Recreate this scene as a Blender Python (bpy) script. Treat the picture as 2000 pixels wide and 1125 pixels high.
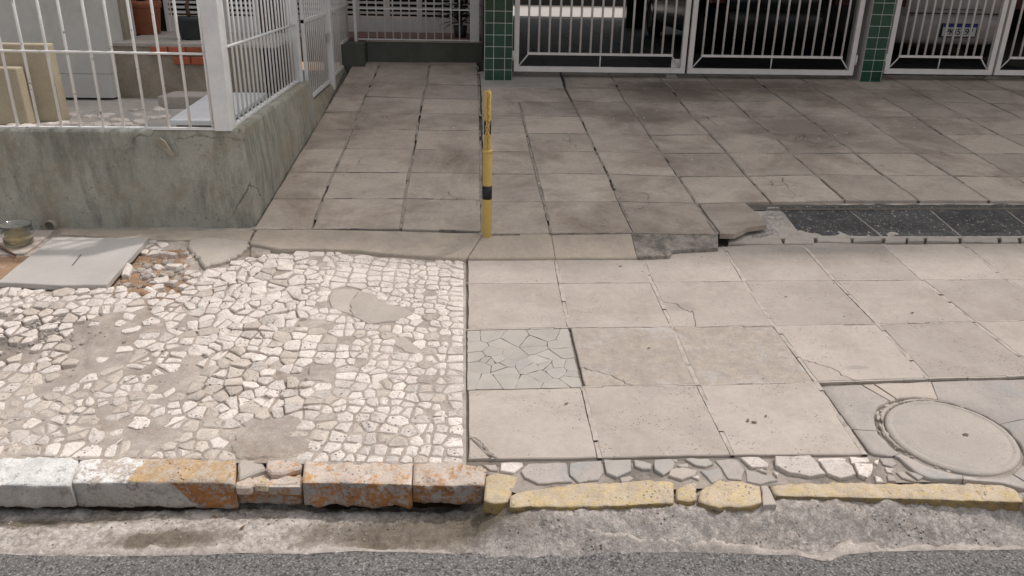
import bpy, bmesh, math, random
from mathutils import Vector, Matrix, noise
random.seed(7)
C = bpy.context.scene.collection
SC = bpy.context.scene
for o in list(bpy.data.objects): bpy.data.objects.remove(o)

# ------------------------------------------------------------------ camera
F = 1547.33
CAM = Vector((0.00789, -2.29847, 1.58884))
WR = Matrix(((0.99833341, -0.00376722, 0.05758656),
             (-0.05470794, -0.37941342, 0.92360841),
             (0.01836968, -0.92521958, -0.37898719)))
camd = bpy.data.cameras.new('camera'); cam = bpy.data.objects.new('camera', camd); C.objects.link(cam)
right, down, fwd = WR.col[0], WR.col[1], WR.col[2]
m4 = Matrix((right, -down, -fwd)).transposed().to_4x4(); m4.translation = CAM
cam.matrix_world = m4
camd.sensor_width = 36; camd.lens = F/2000*36; camd.clip_start = 0.05; camd.clip_end = 500
SC.camera = cam

# ------------------------------------------------------------------ light
SUN = Vector((0.42, 0.28, 1.0)).normalized()
w = bpy.data.worlds.new('World'); SC.world = w; w.use_nodes = True
nt = w.node_tree; nt.nodes.clear()
sky = nt.nodes.new('ShaderNodeTexSky'); sky.sky_type = 'NISHITA'; sky.sun_disc = False
sky.sun_elevation = math.asin(SUN.z); sky.sun_rotation = math.atan2(SUN.x, SUN.y)
sky.dust_density = 4.0; sky.air_density = 1.0; sky.ozone_density = 0.6
bg = nt.nodes.new('ShaderNodeBackground'); bg.inputs[1].default_value = 0.15
ow = nt.nodes.new('ShaderNodeOutputWorld')
hsv = nt.nodes.new('ShaderNodeHueSaturation'); hsv.inputs['Saturation'].default_value = .20   # milky, hazy sky
nt.links.new(sky.outputs[0], hsv.inputs['Color']); nt.links.new(hsv.outputs[0], bg.inputs[0]); nt.links.new(bg.outputs[0], ow.inputs[0])
sd = bpy.data.lights.new('sun', 'SUN'); sd.energy = 1.7; sd.angle = math.radians(1.3); sd.color = (1.0, 0.945, 0.915)
so = bpy.data.objects.new('sun', sd); C.objects.link(so)
so.rotation_euler = SUN.to_track_quat('Z', 'Y').to_euler(); so.location = (4, 3, 10)
SC.view_settings.view_transform = 'Standard'; SC.view_settings.look = 'None'
SC.view_settings.exposure = 0.27; SC.view_settings.gamma = 1.0; SC.view_settings.use_curve_mapping = False

# ------------------------------------------------------------------ pixel -> place
NY = Vector((-0.0033967, -0.1044452, 0.9945248)); OY = Vector((0.481839, 1.88795, 0.199318))
NS = Vector((-0.0130941, -0.0604596, 0.9980848))
def ray(x, y): return WR @ Vector(((x-1000)/F, (y-562.5)/F, 1))
def hit(x, y, P, n):
    d = ray(x, y); n = Vector(n); return CAM + d*(((Vector(P)-CAM).dot(n))/d.dot(n))
def hY(x, y, Y): return hit(x, y, (0, Y, 0), (0, 1, 0))
def hX(x, y, X): return hit(x, y, (X, 0, 0), (1, 0, 0))
def hZ(x, y, Z): return hit(x, y, (0, 0, Z), (0, 0, 1))
def yard(x, y, dz=0): return hit(x, y, OY+Vector((0, 0, dz)), NY)
def yz(X, Y): return OY.z-(NY.x*(X-OY.x)+NY.y*(Y-OY.y))/NY.z
def hs(X, Y):                                     # pavement height
    return -(NS.x*X+NS.y*Y)/NS.z + .05*max(0, Y)*min(1, max(0, -X))
def sid(x, y, dz=0):
    d = ray(x, y); t = 2.0
    for _ in range(30):
        P = CAM+d*t; t += (P.z-hs(P.x, P.y)-dz)/(-d.z)*.9
    return CAM+d*t
def rd(X): return -.128+.0126*X                   # road level
def nz(x, y, z=0): return noise.noise(Vector((x, y, z)))
def sm(a, b, x):
    t = min(1, max(0, (x-a)/(b-a))); return t*t*(3-2*t)

# ------------------------------------------------------------------ materials
def mat(name, c1, c2, s=6, fine=160, fa=.25, rough=.85, bump=.25, bs=None, rnd=.12, stain=None, sth=(.55, .7), ss=3, sa=.6,
        pit=0, pits=90, spec=.3, dirt2=None, d2=(.6, .75), d2s=1.3, extra=None, metal=0, mid=0, mids=34):
    m = bpy.data.materials.new(name); m.use_nodes = True; N = m.node_tree.nodes; L = m.node_tree.links
    bs_ = N['Principled BSDF']; geo = N.new('ShaderNodeNewGeometry'); pos = geo.outputs['Position']
    oi = N.new('ShaderNodeObjectInfo')
    addv = N.new('ShaderNodeVectorMath'); addv.operation = 'ADD'
    sc = N.new('ShaderNodeVectorMath'); sc.operation = 'SCALE'; sc.inputs['Scale'].default_value = 17.0
    cmb = N.new('ShaderNodeCombineXYZ'); L.new(oi.outputs['Random'], cmb.inputs[0]); L.new(oi.outputs['Random'], cmb.inputs[2])
    L.new(cmb.outputs[0], sc.inputs[0]); L.new(pos, addv.inputs[0]); L.new(sc.outputs[0], addv.inputs[1])
    P = addv.outputs[0] if rnd else pos
    def noi(scale, det=6, rough_=.6, src=P, dist=0):
        n = N.new('ShaderNodeTexNoise'); n.inputs['Scale'].default_value = scale; n.inputs['Detail'].default_value = det
        n.inputs['Roughness'].default_value = rough_; n.inputs['Distortion'].default_value = dist
        L.new(src, n.inputs['Vector']); return n.outputs['Fac']
    def mr(v, a, b, c=0, d=1):
        n = N.new('ShaderNodeMapRange'); n.inputs[1].default_value = a; n.inputs[2].default_value = b
        n.inputs[3].default_value = c; n.inputs[4].default_value = d; L.new(v, n.inputs[0]); return n.outputs[0]
    def mix(f, a, b, mode='MIX'):
        n = N.new('ShaderNodeMix'); n.data_type = 'RGBA'; n.blend_type = mode
        for k, v in ((0, f), (6, a), (7, b)):
            if isinstance(v, (tuple, list)): n.inputs[k].default_value = (*v[:3], 1)
            elif isinstance(v, (int, float)): n.inputs[k].default_value = v
            else: L.new(v, n.inputs[k])
        return n.outputs[2]
    def math_(op, a, b):
        n = N.new('ShaderNodeMath'); n.operation = op
        for k, v in ((0, a), (1, b)):
            if isinstance(v, (int, float)): n.inputs[k].default_value = v
            else: L.new(v, n.inputs[k])
        return n.outputs[0]
    m1 = noi(s, 9, .65); col = mix(mr(m1, .32, .68), c1, c2)
    if dirt2: col = mix(math_('MULTIPLY', mr(noi(d2s, 8, .7, pos), *d2), .8), col, dirt2)
    if stain: col = mix(math_('MULTIPLY', mr(noi(ss, 10, .72, pos, .4), *sth), sa), col, stain)
    if extra: col = extra(N, L, pos, col, mix, mr, noi, math_)
    if mid:
        g = N.new('ShaderNodeVectorMath'); g.operation = 'SCALE'; L.new(col, g.inputs[0]); L.new(mr(noi(mids, 7, .78), .3, .7, 1-mid, 1+mid), g.inputs['Scale']); col = g.outputs[0]
    f1 = noi(fine, 5, .75)
    fr = mr(f1, .25, .75, 1-fa, 1+fa)
    g = N.new('ShaderNodeVectorMath'); g.operation = 'SCALE'; L.new(col, g.inputs[0]); L.new(fr, g.inputs['Scale']); col = g.outputs[0]
    if rnd:
        g = N.new('ShaderNodeVectorMath'); g.operation = 'SCALE'; L.new(col, g.inputs[0])
        L.new(mr(oi.outputs['Random'], 0, 1, 1-rnd, 1+rnd), g.inputs['Scale']); col = g.outputs[0]
    hgt = math_('ADD', math_('MULTIPLY', f1, .6), math_('MULTIPLY', noi(bs or fine*.25, 6, .7), 1.0))
    if pit:
        pv = N.new('ShaderNodeTexVoronoi'); pv.inputs['Scale'].default_value = pits; L.new(P, pv.inputs['Vector'])
        pm = math_('MULTIPLY', mr(pv.outputs['Distance'], .12, .26, 1, 0), mr(noi(pits*.13, 3), .5, .6))
        col = mix(math_('MULTIPLY', pm, pit), col, (.05, .045, .04)); hgt = math_('SUBTRACT', hgt, pm)
    L.new(col, bs_.inputs['Base Color']); bs_.inputs['Roughness'].default_value = rough
    bs_.inputs['Specular IOR Level'].default_value = spec; bs_.inputs['Metallic'].default_value = metal
    if bump:
        b = N.new('ShaderNodeBump'); b.inputs['Strength'].default_value = bump; b.inputs['Distance'].default_value = .006
        L.new(hgt, b.inputs['Height']); L.new(b.outputs[0], bs_.inputs['Normal'])
    return m
def plain(name, c, rough=.5, metal=0, **k):
    return mat(name, c, [x*.86 for x in c], s=9, fine=70, fa=.05, rough=rough, bump=k.pop('bump', .03), rnd=k.pop('rnd', .03), metal=metal, **k)

def spots(pts, col, amt=.8):                       # stains and other dark spots at fixed places on the ground: (x, y, radius)
    def f(N, L, pos, c, mix, mr, noi, math_):
        n = noi(6, 6, .7, pos)
        for (x, y, r, rx) in pts:
            mp = N.new('ShaderNodeMapping'); mp.inputs['Location'].default_value = (-x/rx, -y/r, 0)
            mp.inputs['Scale'].default_value = (1/rx, 1/r, 0)
            L.new(pos, mp.inputs[0]); ln = N.new('ShaderNodeVectorMath'); ln.operation = 'LENGTH'; L.new(mp.outputs[0], ln.inputs[0])
            d = math_('ADD', ln.outputs['Value'], math_('MULTIPLY', math_('SUBTRACT', n, .5), 1.5))
            c = mix(math_('MULTIPLY', mr(d, .45, 1.15, 1, 0), amt), c, col)
        return c
    return f

def coarse(nxt, sc=75, d=(.235, .208, .185)):
    def f(N, L, pos, c, mix, mr, noi, math_):
        v = N.new('ShaderNodeTexVoronoi'); v.inputs['Scale'].default_value = sc; L.new(pos, v.inputs['Vector'])
        sp = N.new('ShaderNodeSeparateColor'); L.new(v.outputs['Color'], sp.inputs[0])
        c = mix(math_('MULTIPLY', mr(v.outputs['Distance'], .34, .62), mr(noi(8, 4, .6, pos), .38, .6, .1, .7)), c, d)
        c = mix(mr(sp.outputs[0], .8, 1, 0, .5), c, (.55, .50, .45))
        return nxt(N, L, pos, c, mix, mr, noi, math_)
    return f
MT = {}
def hair(scale, lo, hi, col, amt=.8, wd=.012, nxt=None):  # hairline cracks in patches
    def f(N, L, pos, c, mix, mr, noi, math_):
        if nxt: c = nxt(N, L, pos, c, mix, mr, noi, math_)
        ds = N.new('ShaderNodeTexNoise'); ds.inputs['Scale'].default_value = scale*3; ds.inputs['Detail'].default_value = 5; L.new(pos, ds.inputs['Vector'])
        ad = N.new('ShaderNodeVectorMath'); ad.operation = 'MULTIPLY_ADD'; L.new(ds.outputs['Color'], ad.inputs[0]); ad.inputs[1].default_value = (.35/scale,)*3; L.new(pos, ad.inputs[2])
        v = N.new('ShaderNodeTexVoronoi'); v.feature = 'DISTANCE_TO_EDGE'; v.inputs['Scale'].default_value = scale; L.new(ad.outputs[0], v.inputs['Vector'])
        return mix(math_('MULTIPLY', math_('MULTIPLY', mr(v.outputs['Distance'], wd*.4, wd, 1, 0), mr(noi(scale*.45, 3, .6, pos), lo, hi)), amt), c, col)
    return f
MT['tile'] = mat('pavement_concrete', (.445, .386, .335), (.36, .31, .268), s=4, fine=230, fa=.14, bump=.2, rnd=.09, mid=.07, stain=(.29, .243, .20), ss=2.6, sth=(.50, .72), sa=.65, pit=.6, pits=62, dirt2=(.29, .25, .215), d2=(.66, .74), d2s=11,
    extra=spots([(sid(1672, 718).x, sid(1672, 718).y, .018, .06), (sid(1330, 600).x, sid(1330, 600).y, .05, .09), (sid(1600, 490).x, sid(1600, 490).y, .06, .5)], (.27, .24, .215), .6))  # last spot: long darker band near the slabs' top edge
MT['tile_brown'] = mat('worn_concrete', (.43, .365, .30), (.35, .30, .258), s=11, fine=200, fa=.22, bump=.4, rnd=.05, stain=(.47, .44, .42), ss=6, sth=(.5, .62), pit=.6, mid=.16, mids=26)
MT['tile_grey'] = mat('cracked_grey_cement', (.435, .395, .35), (.36, .328, .293), s=7, fine=210, fa=.1, bump=.15, rnd=.06, stain=(.33, .33, .32), ss=5)
MT['yard'] = mat('driveway_concrete', (.475, .397, .33), (.36, .305, .258), s=3.5, fine=190, fa=.16, bump=.25, rnd=.13, mid=.1, stain=(.20, .152, .118), ss=1.6, sth=(.47, .67), sa=.75, pit=.6, pits=60,
    extra=hair(4.5, .60, .66, (.08, .065, .055), .8, .014, spots([(1.9, 5.0, .45, .6), (1.45, 4.2, .25, .35), (2.7, 3.9, .5, .5), (2.5, 5.2, .3, 1.2)], (.14, .108, .087), .65)))
MT['joint'] = mat('joint_mortar', (.51, .445, .39), (.37, .32, .278), s=20, fine=220, fa=.25, bump=.5, rnd=0, stain=(.16, .14, .12), ss=9, sth=(.56, .66))
MT['joint_dark'] = mat('driveway_joint_mortar', (.38, .325, .28), (.25, .215, .185), s=9, fine=200, fa=.3, bump=.5, rnd=0, stain=(.09, .078, .068), ss=5, sth=(.5, .62))
MT['edge'] = mat('pale_gutter_mortar', (.47, .415, .365), (.33, .29, .255), s=16, fine=170, fa=.35, bump=.6, rnd=0, mid=.2, stain=(.22, .19, .165), ss=14, sth=(.56, .66), sa=.8)
MT['bed2'] = mat('brown_joint_sand', (.23, .195, .165), (.15, .13, .11), s=14, fine=200, fa=.4, bump=.6, rnd=0)
MT['bed'] = mat('dark_bedding', (.09, .08, .07), (.15, .13, .11), s=14, fine=200, fa=.4, bump=.6, rnd=0)
MT['ramp'] = mat('ramp_mortar', (.45, .375, .30), (.36, .30, .245), s=5, mid=.08, fine=210, fa=.2, bump=.3, rnd=0, stain=(.25, .21, .18), ss=3.5, sth=(.55, .72), pit=.4)
MT['ramp_rough'] = mat('crumbling_ramp_mortar', (.36, .31, .265), (.22, .19, .165), s=12, mid=.35, fine=150, fa=.35, bump=.9, rnd=0, stain=(.12, .105, .092), ss=9, sth=(.48, .6), sa=.8, pit=.8)
MT['stone'] = mat('white_limestone', (.68, .605, .545), (.55, .488, .435), s=14, fine=120, fa=.2, bump=.7, bs=40, rnd=.2, mid=.1, mids=60, stain=(.36, .30, .25), ss=13, sth=(.54, .70), sa=.65, pit=.8, pits=55)
MT['stone_dusty'] = mat('dusty_limestone', (.56, .485, .415), (.45, .39, .335), s=16, fine=130, fa=.2, bump=.45, bs=34, rnd=.12, stain=(.36, .30, .25), ss=12, sth=(.5, .68), sa=.7, pit=.7, pits=55)
MT['mortar'] = mat('pavement_mortar', (.41, .348, .30), (.31, .265, .228), s=7, fine=190, fa=.3, bump=.6, bs=40, rnd=0, stain=(.25, .19, .145), ss=3.2, sth=(.52, .68), sa=.8, mid=.16,
    dirt2=(.50, .435, .37), d2=(.5, .66), d2s=4, extra=spots([(-1.98, .95, .16, .32), (-2.05, .7, .18, .25)], (.12, .10, .085), .7))
MT['patch'] = mat('smooth_cement_patch', (.45, .395, .34), (.38, .33, .285), s=8, fine=200, fa=.16, bump=.25, rnd=.06, stain=(.33, .27, .22), ss=6)
MT['soil'] = mat('orange_soil', (.40, .25, .15), (.30, .19, .12), s=18, fine=120, fa=.35, bump=.9, rnd=.1, stain=(.5, .42, .35), ss=12)
MT['gutter'] = mat('gutter_concrete', (.45, .40, .36), (.31, .275, .25), s=9, fine=150, fa=.4, bump=.9, bs=45, rnd=0, stain=(.42, .365, .315), ss=4.5, sth=(.5, .63), sa=.8, pit=.8, pits=60, mid=.38, mids=42,
    extra=lambda *a: coarse(spots([(-.14, -.20, .10, .46)], (.135, .108, .078), .95))(*a))
MT['gutter_l'] = mat('light_gutter_concrete', (.56, .50, .45), (.38, .335, .30), s=8, fine=140, fa=.35, bump=1.0, bs=40, rnd=0, stain=(.25, .215, .155), ss=4, sth=(.52, .62), sa=.75, pit=.6, mid=.3, mids=30,
    dirt2=(.36, .27, .27), d2=(.6, .7), d2s=7, extra=lambda *a: coarse(spots([(-.14, -.20, .10, .46), (-1.45, -.10, .04, .35), (-.95, -.21, .05, .22)], (.135, .108, .078), .9), 60, (.24, .205, .17))(*a))  # second spot darkens the gutter along the left kerb
def agg(N, L, pos, c, mix, mr, noi, math_):
    v = N.new('ShaderNodeTexVoronoi'); v.inputs['Scale'].default_value = 150; L.new(pos, v.inputs['Vector'])
    sp = N.new('ShaderNodeSeparateColor'); L.new(v.outputs['Color'], sp.inputs[0])
    c = mix(mr(sp.outputs[0], .55, 1, 0, .85), c, (.40, .37, .345))
    c = mix(mr(sp.outputs[1], .8, .9, 0, .8), c, (.03, .03, .03))
    return mix(mr(v.outputs['Distance'], .3, .6, 0, .6), c, (.085, .078, .073))
MT['asphalt'] = mat('asphalt', (.235, .22, .21), (.18, .17, .165), s=5, fine=260, fa=.45, bump=1.0, bs=110, rnd=0, stain=(.27, .235, .205), ss=2, extra=agg, mid=.25, mids=60)
def paint(name, col, base, lo, hi, edge=None, dark=(.10, .08, .065), fr=None):
    def f(N, L, pos, c, mix, mr, noi, math_):
        n = math_('ADD', math_('MULTIPLY', noi(16, 8, .75, pos), .6), math_('MULTIPLY', noi(70, 5, .7, pos), .4))
        pc = mix(mr(noi(9, 6, .7, pos), .35, .65), col, [x*.72 for x in col])
        if edge:
            sx = N.new('ShaderNodeSeparateXYZ'); L.new(pos, sx.inputs[0])
            e = math_('ADD', math_('SUBTRACT', math_('ADD', sx.outputs[0], math_('MULTIPLY', sx.outputs[2], 1.0 if fr else 0)), math_('MULTIPLY', sx.outputs[1], edge[1])), math_('MULTIPLY', noi(30, 4, .6, pos), .03))
            pc = mix(mr(e, edge[0]-.004, edge[0]+.004), edge[2], pc)
        c = mix(mr(n, lo, hi), c, pc)
        return mix(math_('MULTIPLY', mr(noi(26, 9, .8, pos), .56, .63), .75), c, dark)
    return mat(name, base, [x*.75 for x in base], s=15, fine=150, fa=.25, rough=.8, bump=.8, bs=45, rnd=.05, extra=f, pit=.5, pits=60)
MT['kerb_white'] = paint('white_painted_stone', (.76, .74, .70), (.42, .385, .35), .39, .47, dark=(.24, .215, .19))
MT['kerb_half'] = paint('half_white_half_orange_paint', (.58, .39, .20), (.56, .47, .395), .45, .54, edge=(-1.09, .22, (.80, .78, .75)), dark=(.22, .16, .12))
MT['kerb_orange'] = paint('worn_orange_paint', (.56, .32, .145), (.60, .505, .43), .50, .57, dark=(.22, .15, .105))
MT['kerb_yellow'] = paint('worn_yellow_paint', (.64, .49, .265), (.57, .465, .35), .47, .57, dark=(.36, .27, .17))
MT['kerb_front_grey'] = mat('grey_kerb_face', (.44, .40, .37), (.35, .32, .295), s=9, fine=150, fa=.2, bump=.6, bs=45, rnd=.05, mid=.12, stain=(.20, .17, .14), ss=9, sth=(.56, .68), pit=.6)  # kerb front faces are toned darker than the tops
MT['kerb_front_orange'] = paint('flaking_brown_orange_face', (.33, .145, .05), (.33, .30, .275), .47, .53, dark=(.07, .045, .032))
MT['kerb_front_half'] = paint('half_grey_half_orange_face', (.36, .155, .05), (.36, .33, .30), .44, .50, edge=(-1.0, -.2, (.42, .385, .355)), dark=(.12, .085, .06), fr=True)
MT['kerb_front_yellow'] = paint('darker_yellow_face', (.36, .25, .10), (.26, .215, .16), .42, .52, dark=(.10, .075, .05))
MT['bluestone'] = mat('dark_basalt', (.038, .038, .04), (.085, .082, .08), s=9, fine=90, fa=.5, rough=.5, bump=.6, rnd=.1, mid=.4, stain=(.34, .30, .26), ss=9, sth=(.60, .72), sa=.8,
    extra=lambda N, L, pos, c, mix, mr, noi, math_: mix(mr(noi(48, 3, .9, pos, .8), .60, .66), c, (.62, .56, .50)))
def streak(N, L, pos, c, mix, mr, noi, math_):
    mp = N.new('ShaderNodeMapping'); mp.inputs['Scale'].default_value = (1, 1, .22); L.new(pos, mp.inputs[0])
    n = noi(9, 8, .7, mp.outputs[0]); c = mix(math_('MULTIPLY', mr(n, .48, .64), .8), c, (.165, .165, .14))
    n2 = noi(3.2, 8, .7, pos); c = mix(math_('MULTIPLY', mr(n2, .50, .62), .65), c, (.30, .245, .175))
    n3 = noi(4.1, 6, .7, pos); return mix(math_('MULTIPLY', mr(n3, .66, .69), .5), c, (.40, .38, .32))
MT['wall'] = mat('mossy_green_render', (.40, .385, .325), (.30, .29, .245), s=2.6, mid=.12, mids=22, fine=130, fa=.18, bump=.35, bs=22, rnd=0, stain=(.14, .135, .112), ss=2.4, sth=(.54, .7), sa=.7, extra=hair(1.3, .5, .56, (.07, .06, .05), .8, .006, streak), pit=.4, pits=30)
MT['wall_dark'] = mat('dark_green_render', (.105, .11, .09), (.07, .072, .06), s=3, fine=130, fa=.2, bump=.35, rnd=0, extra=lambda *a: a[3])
MT['white'] = plain('white_metal_paint', (.78, .77, .75), .4, rnd=0)
MT['white_worn'] = mat('chipped_white_paint', (.80, .78, .75), (.74, .72, .69), s=20, fine=120, fa=.05, rough=.45, bump=.06, rnd=0, stain=(.10, .06, .045), ss=34, sth=(.615, .635), sa=.95)
MT['greytile'] = plain('gate_paint', (.74, .70, .66), .45, rnd=0)
MT['gtile'] = mat('green_glazed_tile', (.012, .065, .036), (.008, .045, .026), s=12, fine=60, fa=.1, rough=.12, bump=.02, rnd=.25, spec=.5)
MT['grout'] = plain('white_grout', (.78, .78, .74), .8)
MT['plaster'] = mat('grey_white_plaster', (.55, .53, .50), (.48, .46, .43), s=4, fine=120, fa=.06, bump=.1, rnd=.03, stain=(.36, .33, .29), ss=3, sa=.5)
MT['oldplaster'] = mat('stained_old_plaster', (.34, .29, .22), (.24, .21, .165), s=6, fine=110, fa=.2, bump=.5, rnd=.05, stain=(.40, .35, .28), ss=6, sth=(.5, .64))
MT['beige'] = mat('weathered_beige_slab', (.46, .39, .27), (.38, .32, .23), s=5, fine=120, fa=.15, bump=.3, rnd=.06, stain=(.2, .16, .11), ss=8, sth=(.6, .7))
MT['brick'] = mat('red_brick', (.42, .12, .06), (.33, .09, .05), s=16, fine=110, fa=.2, bump=.4, rnd=.15)
MT['terra'] = mat('terracotta', (.36, .13, .065), (.28, .10, .055), s=8, fine=100, fa=.1, rough=.6, bump=.08, rnd=0)
MT['blackpot'] = plain('dark_plastic', (.045, .05, .055), .5)
MT['leaf'] = mat('dark_leaf', (.035, .06, .03), (.02, .035, .022), s=20, fine=60, fa=.2, rough=.4, bump=.05, rnd=.2)
MT['leafd'] = mat('spiky_leaf', (.02, .03, .025), (.04, .05, .035), s=20, fine=60, fa=.2, rough=.4, bump=.05, rnd=.2)
MT['stem'] = plain('brown_stem', (.12, .08, .05), .8)
MT['soilpot'] = plain('pot_soil', (.06, .045, .035), .95)
MT['louvre'] = plain('louvre_white', (.74, .72, .70), .6, rnd=0)
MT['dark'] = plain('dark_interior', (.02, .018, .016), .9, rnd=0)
MT['wood'] = mat('brown_door_wood', (.13, .075, .045), (.09, .05, .032), s=5, fine=80, fa=.2, rough=.6, bump=.1, rnd=0)
MT['redfloor'] = plain('red_veranda_tile', (.28, .15, .12), .5)
MT['yellow'] = mat('yellow_paint', (.56, .385, .11), (.47, .325, .10), s=14, fine=90, fa=.08, rough=.5, bump=.05, rnd=0, stain=(.12, .09, .05), ss=30, sth=(.68, .70), sa=.9)
MT['black'] = plain('black_paint', (.02, .02, .02), .5, rnd=0)
MT['gold'] = mat('yellow_painted_chain', (.68, .46, .16), (.55, .36, .12), s=50, fine=120, fa=.15, rough=.45, bump=.05, rnd=0)
MT['lid'] = mat('manhole_concrete', (.43, .38, .33), (.36, .32, .285), s=5, fine=200, fa=.16, bump=.35, rnd=0, stain=(.30, .30, .29), ss=4, sth=(.54, .68), pit=.4)
MT['cement'] = mat('grey_cement', (.43, .38, .34), (.35, .312, .283), s=5, fine=190, fa=.16, bump=.3, rnd=.06, stain=(.32, .31, .295), ss=4, sth=(.55, .63), sa=.8, pit=.5, mid=.08)
MT['cement_beige'] = mat('beige_cement', (.48, .41, .35), (.42, .36, .31), s=6, fine=190, fa=.2, bump=.35, rnd=.04, stain=(.36, .33, .31), ss=4)
MT['lidslab'] = mat('grey_slab', (.47, .435, .40), (.39, .36, .33), s=3, fine=190, fa=.08, bump=.12, rnd=0, stain=(.38, .35, .32), ss=3, sth=(.55, .72), sa=.5)
MT['dryleaf'] = mat('dry_leaf', (.20, .12, .06), (.13, .085, .05), s=60, fine=200, fa=.2, rough=.8, bump=.1, rnd=.3)
MT['pvc'] = plain('old_pipe', (.35, .30, .24), .6)
MT['rust'] = mat('rusty_iron', (.16, .09, .06), (.10, .06, .045), s=30, fine=120, fa=.3, bump=.4, rnd=0)
MT['whitelid'] = plain('glossy_white_panel', (.82, .83, .85), .3, rnd=0)
MT['car'] = plain('white_car_paint', (.42, .39, .37), .25, rnd=0)
MT['carb'] = plain('black_car_paint', (.02, .02, .022), .2, rnd=0)
MT['rubber'] = plain('tyre_rubber', (.02, .02, .02), .8)
MT['redlens'] = plain('red_tail_lens', (.07, .006, .006), .2)
MT['plate'] = plain('plate_white', (.72, .72, .72), .4, rnd=0)
MT['blue'] = plain('plate_blue', (.02, .05, .28), .4, rnd=0)
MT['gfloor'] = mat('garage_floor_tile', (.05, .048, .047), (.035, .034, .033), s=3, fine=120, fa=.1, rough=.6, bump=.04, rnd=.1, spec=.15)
MT['court'] = plain('courtyard_concrete', (.42, .39, .36), .9)
MT['bldg'] = mat('building_render', (.5, .47, .42), (.44, .41, .37), s=1, fine=60, fa=.05, bump=.1, rnd=0)
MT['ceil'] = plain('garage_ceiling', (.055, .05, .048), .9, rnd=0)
MT['garden'] = mat('garden_floor_concrete', (.42, .385, .355), (.34, .31, .285), s=6, fine=150, fa=.25, bump=.5, rnd=0, stain=(.55, .48, .41), ss=5, sth=(.5, .62))
def glassm(name, tint=(.9, .92, .9), r=.05):
    m = bpy.data.materials.new(name); m.use_nodes = True; b = m.node_tree.nodes['Principled BSDF']
    b.inputs['Base Color'].default_value = (*tint, 1); b.inputs['Transmission Weight'].default_value = .95
    b.inputs['Roughness'].default_value = r; b.inputs['IOR'].default_value = 1.3
    n = m.node_tree.nodes.new('ShaderNodeTexNoise'); n.inputs['Scale'].default_value = 30
    bp = m.node_tree.nodes.new('ShaderNodeBump'); bp.inputs['Strength'].default_value = .1
    m.node_tree.links.new(n.outputs[0], bp.inputs['Height']); m.node_tree.links.new(bp.outputs[0], b.inputs['Normal'])
    return m
MT['glass'] = glassm('clear_plastic'); MT['oil'] = glassm('yellow_liquid', (.75, .6, .3), .1)
MT['window'] = plain('dark_window', (.03, .035, .04), .08, rnd=0)

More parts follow.
